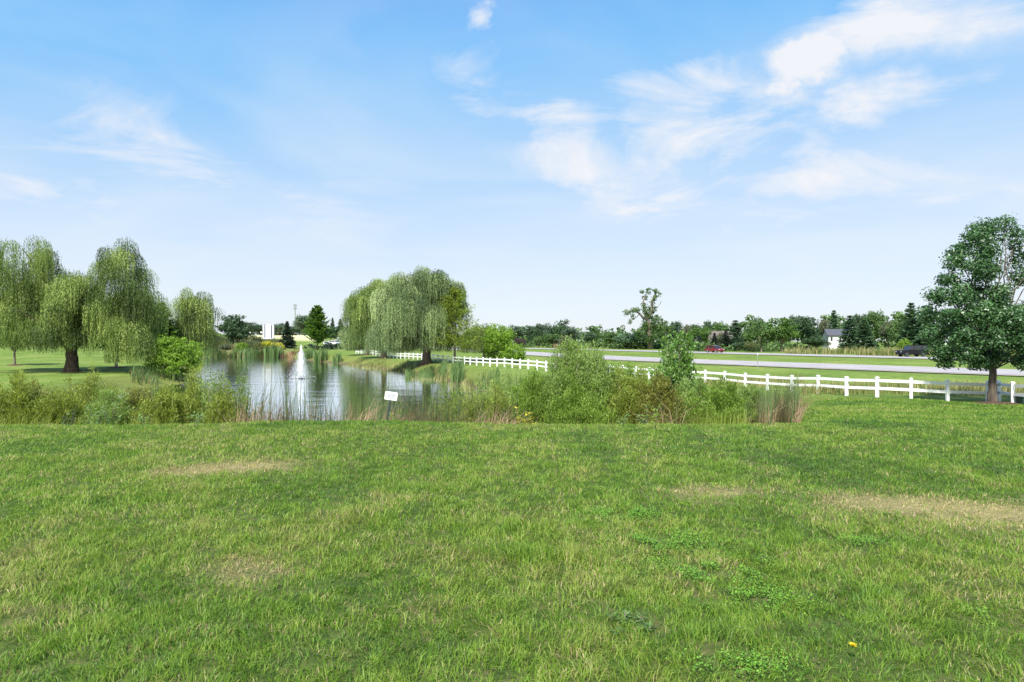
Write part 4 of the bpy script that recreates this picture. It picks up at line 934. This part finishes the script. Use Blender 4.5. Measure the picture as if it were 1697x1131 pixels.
def proto_con(seed, h=10, rb=3, **k):
    root = empty('evergreen_tree', (0, -500, 0), 'x', 'tree')
    mb, cr = conifer_meshes(seed, h, rb, **k); mb.build('trunk', M['bark_grey'], root, smooth=True); link('crown', cr, M['pine_needle'], root); return root
PROT = {
 'b1': proto_broad(301), 'b2': proto_broad(302, lumps=9), 'b3': proto_broad(303, lumps=5, w_=8), 'b4': proto_broad(304, h=10, w_=11, lumps=10),
 'low': proto_broad(305, h=10, w_=13, lumps=10, trunk_f=.08),
 'sp': proto_con(306, 10, 2.9, layers=34, leaf=.55, per=12, dense=22, asc=-.2), 'pi': proto_con(307, 10, 3.4, layers=30, leaf=.6, per=8, dense=30, asc=.25, z0=.06, shape=.75), 'pi2': proto_con(308, 10, 3.2, layers=28, leaf=.6, per=9, dense=28, asc=.15, z0=.04, shape=.6)}
PH = {k: 10.0 for k in PROT}; PW = {'b1': 8.6, 'b2': 8.8, 'b3': 7.6, 'b4': 10.6, 'low': 12.6, 'sp': 5.6, 'pi': 6.4, 'pi2': 5.6}
used = set()
def bgtree(k, px, D, toppy, wpx, mat, label, group='trees beyond the roads', dz=0):
    src = PROT[k]
    if k in used: o = copy_tree(src)
    else: o = src; used.add(k)
    x, y, z = G(px, D); o.location = (x, y, z - .1); h = ZP(toppy, D) - z; wm_ = wpx * D / FPX
    sxy = wm_ / PW[k]; sz_ = h / 9.35 if k[0] in 'bl' else h / 10.0; o.scale = (sxy, sxy, sz_); o.rotation_euler = (0, 0, rngb.uniform(0, 6.28))
    tag(o, label, 'tree', group)
    for ch in o.children:
        if ch.name.startswith('crown'):
            ch.material_slots[0].link = 'OBJECT'; ch.material_slots[0].material = M[mat]
    return o
rngb = random.Random(77)
BG = [ # proto, px, D, top y, width px, material, label
 ('b1', 1012, 236, 549, 40, 'mid_leaf', 'round green tree just left of the tall gaunt tree'),
 ('b3', 978, 228, 548, 26, 'dark_leaf', 'small round dark tree between the shrub tops and the far road'),
 ('b2', 944, 262, 541, 34, 'far_leaf', 'blue green tree with knobbly top behind the tallest shrub'),
 ('b4', 926, 300, 529, 40, 'dark_leaf', 'highest dark round tree on the skyline left of the tallest shrub'),
 ('b2', 900, 296, 536, 36, 'far_leaf', 'grey green skyline tree left of the highest dark round one'),
 ('b1', 880, 292, 539, 30, 'dark_leaf', 'narrow dark skyline tree above the purple bush'),
 ('b3', 852, 288, 538, 34, 'far_leaf', 'skyline tree behind the small olive bush'),
 ('low', 864, 246, 560, 28, 'purple_leaf', 'low purple brown bush like tree by the far road'),
 ('low', 892, 244, 556, 32, 'mid_leaf', 'low olive tree right of the purple one'),
 ('b2', 916, 242, 553, 34, 'mid_leaf', 'wide low green tree by the far road in front of the skyline row'),
 ('b3', 938, 240, 556, 24, 'pale_leaf', 'pale greyish tree left of the tallest shrub top'),
 ('low', 1035, 215, 553, 50, 'pine_needle', 'wide blue green tree below the gaunt tree, on its left'),
 ('b4', 1060, 212, 548, 46, 'pine_needle', 'blue green tree at the foot of the gaunt tree'),
 ('b2', 1095, 225, 535, 40, 'mid_leaf', 'green tree right behind the gaunt tree'),
 ('b1', 1122, 232, 532, 26, 'dark_leaf', 'dark skyline tree right above the poplar sapling'),
 ('b3', 1138, 224, 538, 26, 'pale_leaf', 'greyish tree right of the poplar sapling top'),
 ('b2', 1160, 205, 542, 38, 'maple_leaf', 'bright green dome shaped tree left behind the red car'),
 ('sp', 1158, 180, 556, 22, 'blue_spruce_needle', 'silvery blue spruce left of the red car'),
 ('b1', 1150, 260, 537, 34, 'far_leaf', 'grey green skyline tree behind the bright green dome'),
 ('b3', 1173, 240, 530, 24, 'dark_leaf', 'dark narrow skyline tree behind the bright green dome, on its right'),
 ('b2', 1190, 250, 533, 26, 'far_leaf', 'pale skyline tree above the grey roofed house'),
 ('b3', 1196, 200, 550, 22, 'pale_leaf', 'small greyish tree in front of the steep grey brown roof'),
 ('sp', 1184, 178, 551, 24, 'spruce_needle', 'grey spruce directly behind the red car'),
 ('sp', 1203, 174, 546, 28, 'spruce_needle', 'dark spruce right of the red car in front of the grey roof'),
 ('pi2', 1219, 196, 530, 30, 'pine_needle', 'tall ragged pine between the grey roof and the wide green tree'),
 ('low', 1223, 168, 566, 30, 'dark_leaf', 'low dark bush like tree left of the wide green tree'),
 ('b4', 1262, 160, 529, 62, 'mid_leaf', 'wide green tree right of the red car, its left half'),
 ('b4', 1296, 158, 527, 58, 'maple_leaf', 'wide green tree right of the red car, its right half'),
 ('low', 1247, 154, 566, 26, 'brush_leaf', 'yellowish low tree at the foot of the wide green tree'),
 ('b2', 1258, 200, 526, 34, 'dark_leaf', 'dark treetop showing above the left half of the wide green tree'),
 ('b1', 1340, 168, 524, 48, 'dark_leaf', 'dark tree between the wide green tree and the white house'),
 ('b3', 1352, 160, 556, 40, 'dark_leaf', 'low dark tree left of the white house'),
 ('b1', 1322, 205, 522, 34, 'far_leaf', 'grey green skyline tree behind the wide green tree'),
 ('pi', 1382, 190, 513, 26, 'pine_needle', 'pointed pine behind the white house'),
 ('b3', 1366, 196, 526, 26, 'pale_leaf', 'greyish tree behind the white house, left of the pointed pine'),
 ('pi2', 1408, 150, 522, 34, 'pine_needle', 'dark pine hiding the right side of the white house'),
 ('pi', 1432, 146, 528, 38, 'pine_needle', 'wide dark pine right of the one beside the house'),
 ('b1', 1422, 190, 520, 34, 'dark_leaf', 'dark skyline tree above the pair of pines'),
 ('b2', 1450, 184, 515, 38, 'mid_leaf', 'round green skyline tree behind the wide dark pine'),
 ('b3', 1472, 162, 530, 28, 'pale_leaf', 'olive grey tree above the tall meadow grass, left of the black car'),
 ('b3', 1488, 158, 530, 32, 'mid_leaf', 'round green tree behind the black car'),
 ('pi', 1510, 152, 500, 40, 'pine_needle', 'tallest pine with bare upper trunk above the black car'),
 ('pi2', 1536, 148, 505, 44, 'pine_needle', 'tall pine right of the tallest one, half behind the pear tree'),
 ('low', 1498, 124, 562, 26, 'shrub_bright', 'bright yellow green shrub like tree left of the black car'),
 ('b1', 1575, 142, 512, 50, 'dark_leaf', 'dark tree hidden behind the left of the pear tree'),
 ('pi', 1630, 135, 515, 50, 'pine_needle', 'pine behind the pear tree trunk'),
 ('b4', 1690, 128, 505, 60, 'mid_leaf', 'green tree behind the pear tree at the right edge'),
 ('b2', 1760, 122, 500, 60, 'dark_leaf', 'dark tree beyond the right edge'),
 ('b2', 812, 300, 543, 34, 'far_leaf', 'far skyline tree left of the tall bright green bush'),
 ('b1', 785, 280, 548, 30, 'far_leaf', 'far skyline tree behind the trailing low willow'),
 ('b2', 502, 300, 522, 34, 'far_leaf', 'round dark green tree left behind the upright tree'),
 ('b3', 518, 300, 527, 36, 'dark_leaf', 'dark round tree straight behind the upright tree'),
 ('pi', 551, 305, 526, 12, 'far_leaf', 'thin far pine right of the upright tree'),
 ('pi', 564, 305, 528, 16, 'dark_leaf', 'second thin far pine right of the upright tree'),
 ('b2', 556, 290, 541, 34, 'dark_leaf', 'dark far tree between the upright tree and the willows'),
 ('b1', 548, 250, 552, 20, 'mid_leaf', 'small green tree above the parked cars'),
 ('sp', 566, 240, 556, 14, 'blue_spruce_needle', 'small blue green spruce above the parked cars'),
 ('b1', 410, 420, 534, 34, 'far_leaf', 'far wood edge tree right of the dark round crowned tree'),
 ('b2', 432, 430, 538, 34, 'far_leaf', 'far wood edge tree left of the white panel sign'),
 ('b4', 462, 425, 535, 34, 'far_leaf', 'far wood edge tree right of the white panel sign'),
 ('b3', 486, 420, 540, 30, 'far_leaf', 'far wood edge tree below the radio mast'),
]
for t in BG: bgtree(*t)
for k, o in PROT.items():
    if k not in used:
        for ch in list(o.children): bpy.data.objects.remove(ch)
        bpy.data.objects.remove(o)
# distant woods that read as one mass
def wood(name, label, segs, seed, mat, leaf=1.1):
    r = np.random.default_rng(seed); es = []
    for (p0, p1, D, top, hh) in segs:
        s = D / FPX; n = max(3, int((p1 - p0) * s / 5.5))
        for i in range(n):
            px = p0 + (p1 - p0) * (i + r.uniform(0, 1)) / n; Dd = D * r.uniform(.97, 1.05); x, y, _ = W(px, Dd); zt = ZP(top + r.uniform(-1.5, 5), Dd); g = hz1(x, y)
            h = zt - g; es.append((x, y, g + h * .62, r.uniform(3.2, 5.5), r.uniform(3, 5), h * .38)); es.append((x + 2, y - 2, g + h * .28, r.uniform(3.2, 5), 3.5, h * .28))
    me = blob_crown(es, seed, len(es) * 13, 26, leaf, leaf * .7, rc=1.5, hollow=.5)
    tag(link(name, me, M[mat]), label, 'wood', kind='stuff')
wood('distant_wood', 'unbroken line of dark trees behind the far road', [(770, 1000, 320, 542, 0), (990, 1180, 262, 538, 0), (1180, 1240, 235, 534, 0), (1240, 1360, 225, 524, 0), (1360, 1480, 215, 521, 0), (1480, 1800, 175, 514, 0)], 401, 'mid_leaf')
wood('distant_wood', 'far wood on the rise behind the white panel sign', [(380, 520, 440, 539, 0), (520, 780, 360, 551, 0)], 402, 'far_leaf', 1.4)
wood('distant_hedge', 'dark scrubby hedge along the far side of the far road', [(860, 1010, 255, 566, 0), (1010, 1150, 215, 566, 0), (1150, 1330, 172, 570, 0)], 403, 'mid_leaf', .7)

# the tall gaunt tree with bare forked limbs
def gaunt():
    D = 205; root = tree_root('gaunt_tree', 1078, D, 'tall gaunt half bare tree with forked limbs and leaf tufts rising above the treeline', 'tree'); rr = random.Random(9)
    def p(a, b, d=0): q = loc_px(a, b, D, root); return (q[0], d, q[2])
    mb = MB(); mb.tube([(0, 0, -.3), p(1077, 555), p(1074, 535), p(1070, 520)], [1.0, .85, .75, .6], 9)
    for P_, r0 in (([p(1072, 528), p(1068, 512), p(1066, 500), p(1070, 488)], .5), ([p(1074, 530), p(1080, 515), p(1080, 500), p(1086, 488), p(1084, 480)], .55), ([p(1068, 530), p(1060, 520), p(1050, 514), p(1038, 517)], .42),
                   ([p(1078, 520), p(1088, 510), p(1094, 504), p(1096, 498)], .16), ([p(1080, 500), p(1090, 492), p(1093, 488)], .16), ([p(1060, 520), p(1055, 526), p(1048, 530)], .2), ([p(1076, 545), p(1090, 540), p(1098, 535)], .3)):
        mb.tube(P_, [r0 * (1 - .7 * i / (len(P_) - 1)) for i in range(len(P_))], 6)
    mb.build('trunk', M['bark_grey'], root, smooth=True)
    s = D / FPX; es = []
    for (a, b, rx, ry) in [(1075, 483, 6, 6), (1086, 482, 6, 5), (1090, 490, 4, 4), (1068, 494, 5, 5), (1082, 497, 5, 7), (1067, 507, 6, 8), (1082, 512, 8, 9), (1072, 520, 9, 8), (1040, 518, 7, 5), (1050, 514, 8, 5), (1048, 526, 5, 5), (1057, 516, 5, 4), (1045, 535, 4, 4), (1085, 530, 12, 9), (1072, 540, 14, 10), (1090, 545, 12, 9), (1078, 560, 16, 12), (1060, 552, 10, 9), (1064, 484, 2, 3), (1098, 536, 8, 7)]:
        q = p(a, b); es.append((q[0], rr.uniform(-.8, .8), q[2], rx * s, rx * s * .9, ry * s))
    link('crown', blob_crown(es, 91, 330, 20, .5, .32, rc=.75, hollow=.1), M['mid_leaf'], root)
gaunt()

# ------------------------------------------------------------------ fence
FP = [(590, 139.5), (594, 138), (598.5, 136), (603, 134), (608, 131.5), (613, 129), (618, 126.5), (623, 124), (628.5, 121.5), (634, 119), (640, 117), (646, 114.5), (652, 112), (658, 110), (664, 108), (671, 106), (678, 104), (685, 102), (692, 100), (699, 98), (705, 96.5), (711.5, 95), (718.3, 93.2),
      (726, 91.2), (733.9, 89.3), (742.3, 87.4), (751, 85.5), (760.1, 83.6), (769.8, 81.8), (779.2, 80), (789.9, 78.2), (800.7, 76.4), (812.1, 74.6), (823.8, 72.9), (836.1, 71.2), (848.8, 69.5), (862.1, 67.8), (875.5, 66.2),
      (890, 64.6), (905, 63), (921, 61.5), (937, 60), (954, 58.5), (972, 57), (991, 55.5), (1011, 54), (1032, 52.6), (1054, 51.2), (1076, 49.9), (1099, 48.8), (1122, 47.7), (1145, 46.9), (1169, 46.1), (1201.3, 44.6), (1235.2, 42.3), (1272, 40.2), (1312.5, 38.2), (1356, 36.0), (1403, 34.0), (1453.8, 32.2),
      (1510.2, 31.0), (1570.3, 30.4), (1637.2, 30.6), (1655.6, 31.2), (1678.2, 29.0), (1716, 27.2), (1762, 25.6), (1818, 24.0)]
FH = 1.0
fx, fy, fz = G(718, 93.2)
fence = empty('rail_fence', (fx, fy, fz), 'long white two rail fence running from the willow bank to the pear tree', 'fence')
fpts = []
for i, (px, D) in enumerate(FP):
    x, y, _ = W(px, D); z = hz1(x, y); fpts.append(Vector((x, y, z)))
pm = MB(); pm.box((0, 0, .40), (.13, .13, 1.18)); pm.box((0, 0, 1.005), (.16, .16, .03)); pm.add([(-.08, -.08, 1.02), (.08, -.08, 1.02), (.08, .08, 1.02), (-.08, .08, 1.02), (0, 0, 1.07)], [[0, 1, 4], [1, 2, 4], [2, 3, 4], [3, 0, 4]])
p0 = pm.build('post', M['vinyl_white'], fence)
for i, p in enumerate(fpts):
    o = p0 if i == 0 else p0.copy()
    if i: col.objects.link(o); o.parent = fence
    t = (fpts[min(i + 1, len(fpts) - 1)] - fpts[max(i - 1, 0)]); o.location = p - fence.location; o.rotation_euler = (0, 0, math.atan2(t.y, t.x))
def rail(name, h):
    mb = MB()
    for a, b in zip(fpts[:-1], fpts[1:]):
        a = a - fence.location + Vector((0, 0, h)); b = b - fence.location + Vector((0, 0, h)); d = (b - a); L_ = d.length; d.normalize()
        n = Vector((-d.y, d.x, 0)).normalized() * .02; u_ = Vector((0, 0, .072)); a = a + d * .066; b = b - d * .066
        vs = [a - n - u_, a + n - u_, a + n + u_, a - n + u_, b - n - u_, b + n - u_, b + n + u_, b - n + u_]
        mb.add(vs, [[3, 2, 1, 0], [4, 5, 6, 7], [0, 1, 5, 4], [1, 2, 6, 5], [2, 3, 7, 6], [3, 0, 4, 7]])
    mb.build(name, M['vinyl_white'], fence)
rail('top_rail', .86); rail('bottom_rail', .46)

# mulch rings
def mulch(px, D, rad, label):
    x, y, z = G(px, D); mb = MB(); n = 40; vs = [(0, 0, .07)]; fs = []; rr = random.Random(int(px))
    for ring in range(1, 5):
        for k in range(n):
            a = 2 * math.pi * k / n; q = rad * ring / 4 * (1 + (rr.uniform(-.05, .05) if ring == 4 else 0)); xx, yy_ = q * math.cos(a), q * math.sin(a)
            vs.append((xx, yy_, hz1(x + xx, y + yy_) - z + (.09 * (1 - (ring / 4) ** 2) + rr.uniform(-.008, .012)) + (.02 if ring < 4 else -.02)))
    for k in range(n): fs.append([0, 1 + k, 1 + (k + 1) % n])
    for ring in range(3):
        for k in range(n): a = 1 + ring * n; fs.append([a + k, a + n + k, a + n + (k + 1) % n, a + (k + 1) % n])
    mb.add(vs, fs); o = mb.build('mulch_ring', M['mulch'], None, (x, y, z)); tag(o, label, 'mulch', 'mulch rings round tree trunks')
mulch(1652, 29.2, 1.05, 'dark brown mulch ring round the pear tree trunk at the fence corner'); mulch(707, 88, 1.5, 'mulch ring round the thickest willow trunk on the far bank'); mulch(119, 66, 1.1, 'mulch ring round the big willow trunk on the left lawn')
mulch(193, 74, 1.2, 'mulch ring round the thin pale trunk on the left'); mulch(636, 112, 1.7, 'mulch ring round the second trunk of the far willows'); mulch(24, 78, .9, 'mulch ring round the small tree at the left edge'); mulch(609, 128, 1.3, 'mulch ring round the smallest far willow')

# ------------------------------------------------------------------ small things
# sign
sx_, sy_, sz_ = G(640.5, 13.0)
sg = empty('notice_sign', (sx_, sy_, sz_), 'small white notice board on a dark leaning post before the cattails', 'sign')
sg.rotation_euler = (0, R(8), 0)
s_ = 13.0 / FPX; hT = ZP(650, 13.0) - sz_
MB().box((0, .012, (hT - .3) / 2 + .02), (.035, .018, hT + .22)).build('post', M['post_dark'], sg)
bd = MB(); wv_, hv_ = .262, .172; c_ = .018; poly = []
for cx_, cz_, a0 in ((wv_ / 2 - c_, hv_ / 2 - c_, 0), (-wv_ / 2 + c_, hv_ / 2 - c_, 90), (-wv_ / 2 + c_, -hv_ / 2 + c_, 180), (wv_ / 2 - c_, -hv_ / 2 + c_, 270)):
    for k in range(4): a = R(a0 + k * 30); poly.append((cx_ + c_ * math.cos(a), cz_ + c_ * math.sin(a)))
bd.prism(poly, -.004, .002, off=(.01, 0, hT - .075)); board = bd.build('board', M['sign_white'], sg)
ink = MB(); rr = random.Random(4)
for row in range(6):
    x = -.075 + (.0 if row else .02)
    while x < .085:
        L_ = rr.uniform(.006, .016); ink.box((x + L_ / 2 + .01, -.0062, hT - .026 - row * .019), (L_, .001, .0085)); x += L_ + .005
for k in range(5): ink.box((-.098 + .01, -.0062, hT - .03 - k * .022), (.006, .001, .015))
ink.build('lettering', M['sign_ink'], board)

# fountain
def fountain():
    D = 71.5; x, y, _ = W(499, D); root = empty('fountain', (x, y, 0), 'floating pond fountain throwing a white cone of spray', 'fountain')
    mb = MB(); mb.tube([(0, 0, -.12), (0, 0, .05), (0, 0, .1)], [.42, .42, .3], 18); mb.tube([(0, 0, .05), (0, 0, .28)], [.06, .05], 10); mb.build('float', M['post_dark'], root)
    r = np.random.default_rng(70); n = 6000; f = r.uniform(0, 1, n) ** 1.1; th = r.uniform(0, 2 * np.pi, n)
    lump = 1 + .22 * np.sin(th * 5 + f * 4) + .12 * np.sin(th * 11)
    rad = (.05 + 1.45 * (1 - f) ** 1.35) * np.abs(r.normal(0, .62, n)) * lump
    P_ = np.stack([np.cos(th) * rad, np.sin(th) * rad, .05 + 3.7 * f + r.normal(0, .05, n)], 1)
    Vv = nrm(np.stack([np.cos(th) * rad * .35, np.sin(th) * rad * .35, np.full(n, -1.0)], 1) + r.normal(0, .12, (n, 3))); s = r.uniform(.03, .10, n)[:, None]
    me = leaves('spray', P_, Vv * s, nrm(np.cross(Vv, runit(n, r))) * r.uniform(.005, .012, n)[:, None], np.full(n, .5))
    m = newmat('spray'); N, L = nodes(m); d = N('ShaderNodeBsdfDiffuse'); d.inputs[0].default_value = (.95, .96, .98, 1); tr = N('ShaderNodeBsdfTranslucent'); tr.inputs[0].default_value = (.95, .96, .98, 1)
    a = N('ShaderNodeMixShader'); a.inputs[0].default_value = .5; L(d.outputs[0], a.inputs[1]); L(tr.outputs[0], a.inputs[2]); o = N('ShaderNodeOutputMaterial'); L(a.outputs[0], o.inputs[0])
    link('spray', me, m, root)
    # rings of disturbed water round the fall
fountain()

# utility box by the fence
x, y, z = G(1699, 28.6); ub = empty('utility_box', (x, y, z), 'dark green utility box behind the last fence post at the right edge', 'box')
MB().box((0, 0, .16), (.55, .4, .34)).build('cabinet', M['utility_green'], ub, bevel=.02); MB().box((0, 0, .35), (.6, .45, .05)).build('lid', M['utility_green'], ub, bevel=.01)
# delineator post by the near road
x, y, z = G(1255.5, 63.5); dp = empty('marker_post', (x, y, z), 'thin grey marker post standing beside the near road', 'post')
MB().box((0, 0, .8), (.06, .04, 1.7)).build('post', M['galvanised'], dp); MB().box((0, -.03, 1.5), (.09, .01, .18)).build('reflector', M['panel_white'], dp)

# cars
def car(name, at, heading, label, body, L_=4.6, Hh=1.68, Wd_=1.84, boxy=False):
    root = empty(name, at, label, 'car', rz=heading); h = L_ / 2
    if boxy:
        low = [(-h, .45), (-h, .95), (-h + .08, 1.08), (-h + 1.35, 1.14), (h - .02, 1.14), (h, .5), (h - .1, .36), (-h + .1, .36)]
        cab = [(-h + 1.25, 1.13), (-h + 1.75, Hh - .02), (h - .25, Hh), (h - .08, 1.13)]
        roof = [(-h + 1.70, Hh - .03), (-h + 1.8, Hh + .03), (h - .35, Hh + .03), (h - .22, Hh - .03)]
    else:
        low = [(-h, .42), (-h, .70), (-h + .15, .86), (-h + 1.15, 1.02), (h - .12, 1.06), (h, .9), (h + .02, .45), (h - .12, .30), (-h + .12, .28)]
        cab = [(-h + 1.05, 1.01), (-h + 1.80, Hh - .06), (-h + 2.4, Hh), (h - .75, Hh - .04), (h - .15, 1.05)]
        roof = [(-h + 1.72, Hh - .09), (-h + 2.35, Hh + .012), (h - .6, Hh - .012), (h - .55, Hh - .10)]
    MB().prism(low, -Wd_ / 2, Wd_ / 2).build('body', M[body], root, bevel=.07)
    b = MB().prism(cab, -Wd_ / 2 + .13, Wd_ / 2 - .13).build('window', M['glass_dark'], root, bevel=.05)
    MB().prism(roof, -Wd_ / 2 + .12, Wd_ / 2 - .12).build('roof', M[body], root, bevel=.02)
    for (xa, xb) in ((cab[0][0], cab[1][0]), (-.15, -.10), (h - 1.15, h - 1.08), (cab[-1][0], cab[-2][0])):
        for sgn in (-1, 1):
            yb = sgn * (Wd_ / 2 - .115); MB().tube([(xa, yb, 1.05), (xb, yb, Hh - .08)], .045, 4).build('pillar', M[body], root)
    for xw in (-h + .88, h - .92):
        for sgn in (-1, 1):
            yw = sgn * (Wd_ / 2 - .10); mb = MB(); r_ = .36 if not boxy else .40
            P_ = [(xw, yw - .11, r_), (xw, yw + .11, r_)]; mb.tube(P_, r_, 20); t = mb.build('wheel', M['tyre'], root)
            MB().tube([(xw, yw + sgn * .112 - .004, r_), (xw, yw + sgn * .112 + .006, r_)], r_ * .66, 14).build('rim', M['chrome' if not boxy else 'post_dark'], t)
    for sgn in (-1, 1):
        MB().box((-h + .02, sgn * .68, .74 if not boxy else .86), (.06, .26, .13)).build('headlight', M['panel_white'], root)
        MB().box((h - .01, sgn * .74, .88), (.06, .2, .2)).build('tail_light', M['lamp_red'], root)
        MB().box((-h + 1.35, sgn * (Wd_ / 2 + .07), 1.08), (.12, .16, .12)).build('mirror', M[body], root)
    MB().box((h + .03, 0, .55), (.14, Wd_ - .1, .17)).build('bumper', M['panel_white' if boxy else body], root, bevel=.03)
    return root
car('suv_car', (47.6, 147.0, 1.604), math.atan2(-36, 16.6) + math.pi + 0.0, 'dark red estate car driving left on the far road', 'paint_red', boxy=False)
car('suv_car', (69.0, 108.0, 1.604), 0, 'black boxy off road car driving left on the far road before the pines', 'paint_black', L_=4.6, Hh=1.95, Wd_=1.9, boxy=True)

# houses
def house(name, px, D, label, w_, d_, h, roofh, wall, roof, rz=0, wins=(), dz=0, doors=()):
    x, y, z = G(px, D); root = empty(name, (x, y, z + dz), label, 'house', rz=rz)
    wl_ = MB().box((0, 0, h / 2 - .3), (w_, d_, h + .6)); wl_.add([(-w_ / 2, -d_ / 2 + .0, h), (-w_ / 2, d_ / 2, h), (-w_ / 2, 0, h + roofh), (w_ / 2, -d_ / 2, h), (w_ / 2, d_ / 2, h), (w_ / 2, 0, h + roofh)], [[0, 2, 1], [3, 4, 5]])
    wl_.build('wall', M[wall], root)
    o = .35; t = .14; e = h - o * roofh / (d_ / 2)
    rf = MB()
    for sg_ in (-1, 1):
        a = [(-w_ / 2 - o, sg_ * (d_ / 2 + o), e), (w_ / 2 + o, sg_ * (d_ / 2 + o), e), (w_ / 2 + o, 0, h + roofh), (-w_ / 2 - o, 0, h + roofh)]
        vs = [(p[0], p[1], p[2] + .01) for p in a] + [(p[0], p[1], p[2] + t) for p in a]
        rf.add(vs, [[0, 1, 2, 3], [7, 6, 5, 4], [0, 4, 5, 1], [1, 5, 6, 2], [2, 6, 7, 3], [3, 7, 4, 0]])
    rf.build('roof', M[roof], root)
    for (wx, wz, ww, wh) in wins:
        f = MB().box((wx, -d_ / 2 - .02, wz), (ww + .2, .06, wh + .2)).build('window', M['paint_white'], root); MB().box((wx, -d_ / 2 - .06, wz), (ww, .03, wh)).build('pane', M['glass_dark'], f)
    for (wx, ww, wh) in doors:
        MB().box((wx, -d_ / 2 - .03, wh / 2), (ww, .08, wh)).build('door', M['glass_dark'], root)
    return root
house('white_house', 1386, 168, 'white two storey house with dark roof between dark trees beyond the far road', 5.4, 6, 4.3, 1.5, 'siding', 'shingle', rz=R(-12), wins=((-2.0, 3.3, .5, 1.1), (.1, 3.3, .45, 1.1), (2.0, 3.3, .5, 1.1)), doors=((.6, 1.2, 1.9),))
house('white_house', 1423, 215, 'pale house glimpsed high behind the pines', 4.6, 6, 5.6, 1.6, 'siding', 'shingle', rz=R(-10), wins=((-1, 4, .8, 1.2), (1, 4, .8, 1.2)))
house('brick_house', 1200, 215, 'house with steep grey brown roof behind the spruces and the red car', 10, 8, 3.6, 3.4, 'brick', 'shingle_brown', rz=R(-15), wins=((-4, 2, 1.2, 1.3), (0, 2, 1.2, 1.3), (4, 2, 1.2, 1.3)), dz=-1.0)
house('shed', 925, 262, 'small dark shed below the skyline trees left of the tallest shrub', 5, 4, 2.2, 1.2, 'brick', 'shingle', wins=((0, 1.2, .8, .8),))
# panel sign on the far bank
D = 214; x, y, z = G(445, D); s = D / FPX; zb = ZP(562, D); zt = ZP(538.5, D)
ps = empty('panel_sign', (x, y, z), 'big white upright panel sign with two dark vertical bars on the far bank', 'sign'); hh = zt - zb; zc = (zt + zb) / 2 - z
MB().box((0, 0, zc), (9.6 * s, .5, hh)).build('panel', M['panel_white'], ps, bevel=.05)
for sgx in (-1, 1):
    MB().box((sgx * 5.6 * s, 0, zc - .05), (1.5 * s, .35, hh - .2)).build('bar', M['panel_dark'], ps)
    MB().box((sgx * 7.9 * s, 0, zc - .1), (3.0 * s, .45, hh - .1)).build('side_panel', M['panel_white'], ps, bevel=.05)
MB().box((-1 * s, .1, zb - z + .15), (22 * s, .9, .35)).build('plinth', M['panel_white'], ps); 
for sgx in (-1, 1): MB().box((sgx * 5 * s, 0, (zb - z) / 2 - .1), (.5, .4, zb - z + .5)).build('leg', M['galvanised'], ps)
# small far white boards
for (px, py, lab) in ((414, 551.5, 'tiny white board in the far field, left one of two'), (433, 551, 'tiny white board in the far field just left of the panel sign')):
    D = 330; x, y, z = G(px, D); t = ZP(py, D) - z; bs = empty('field_board', (x, y, z), lab, 'sign', 'small white boards in the far field')
    MB().box((0, 0, t), (.9, .1, .7)).build('board', M['sign_white'], bs); MB().box((0, .08, t / 2), (.12, .08, t)).build('post', M['galvanised'], bs)
# radio mast
D = 900; x, y, z = G(489, D); zt = ZP(505, D); ms = empty('radio_mast', (x, y, z), 'slender grey radio mast on the skyline above the fountain', 'mast')
MB().tube([(0, 0, -1), (0, 0, zt - z)], [1.1, .75], 10).build('mast', M['galvanised'], ms)
for dzz in (1.0, 5.5):
    mb = MB()
    for k in range(6): a = k * math.pi / 3; mb.box((2.0 * math.cos(a), 2.0 * math.sin(a), zt - z - dzz), (.6, .6, 2.6), a); mb.tube([(0, 0, zt - z - dzz), (2 * math.cos(a), 2 * math.sin(a), zt - z - dzz)], .15, 4)
    mb.build('antenna', M['galvanised'], ms)
# parked cars beyond the far lawn
for i, (px, D, c, lab) in enumerate(((548, 214, 'paint_white', 'white car parked beyond the far lawn, nearest the upright tree'), (556, 222, 'paint_white', 'white car parked higher up, partly above the others'), (562, 212, 'panel_white', 'silver car parked nearest the willows'), (541, 206, 'paint_white', 'white car parked low behind the dark evergreen'))):
    car('parked_car', G(px, D, .02), R(20 + i * 30), lab, c, L_=4.4, Hh=1.5)['group'] = 'cars parked beyond the far lawn'
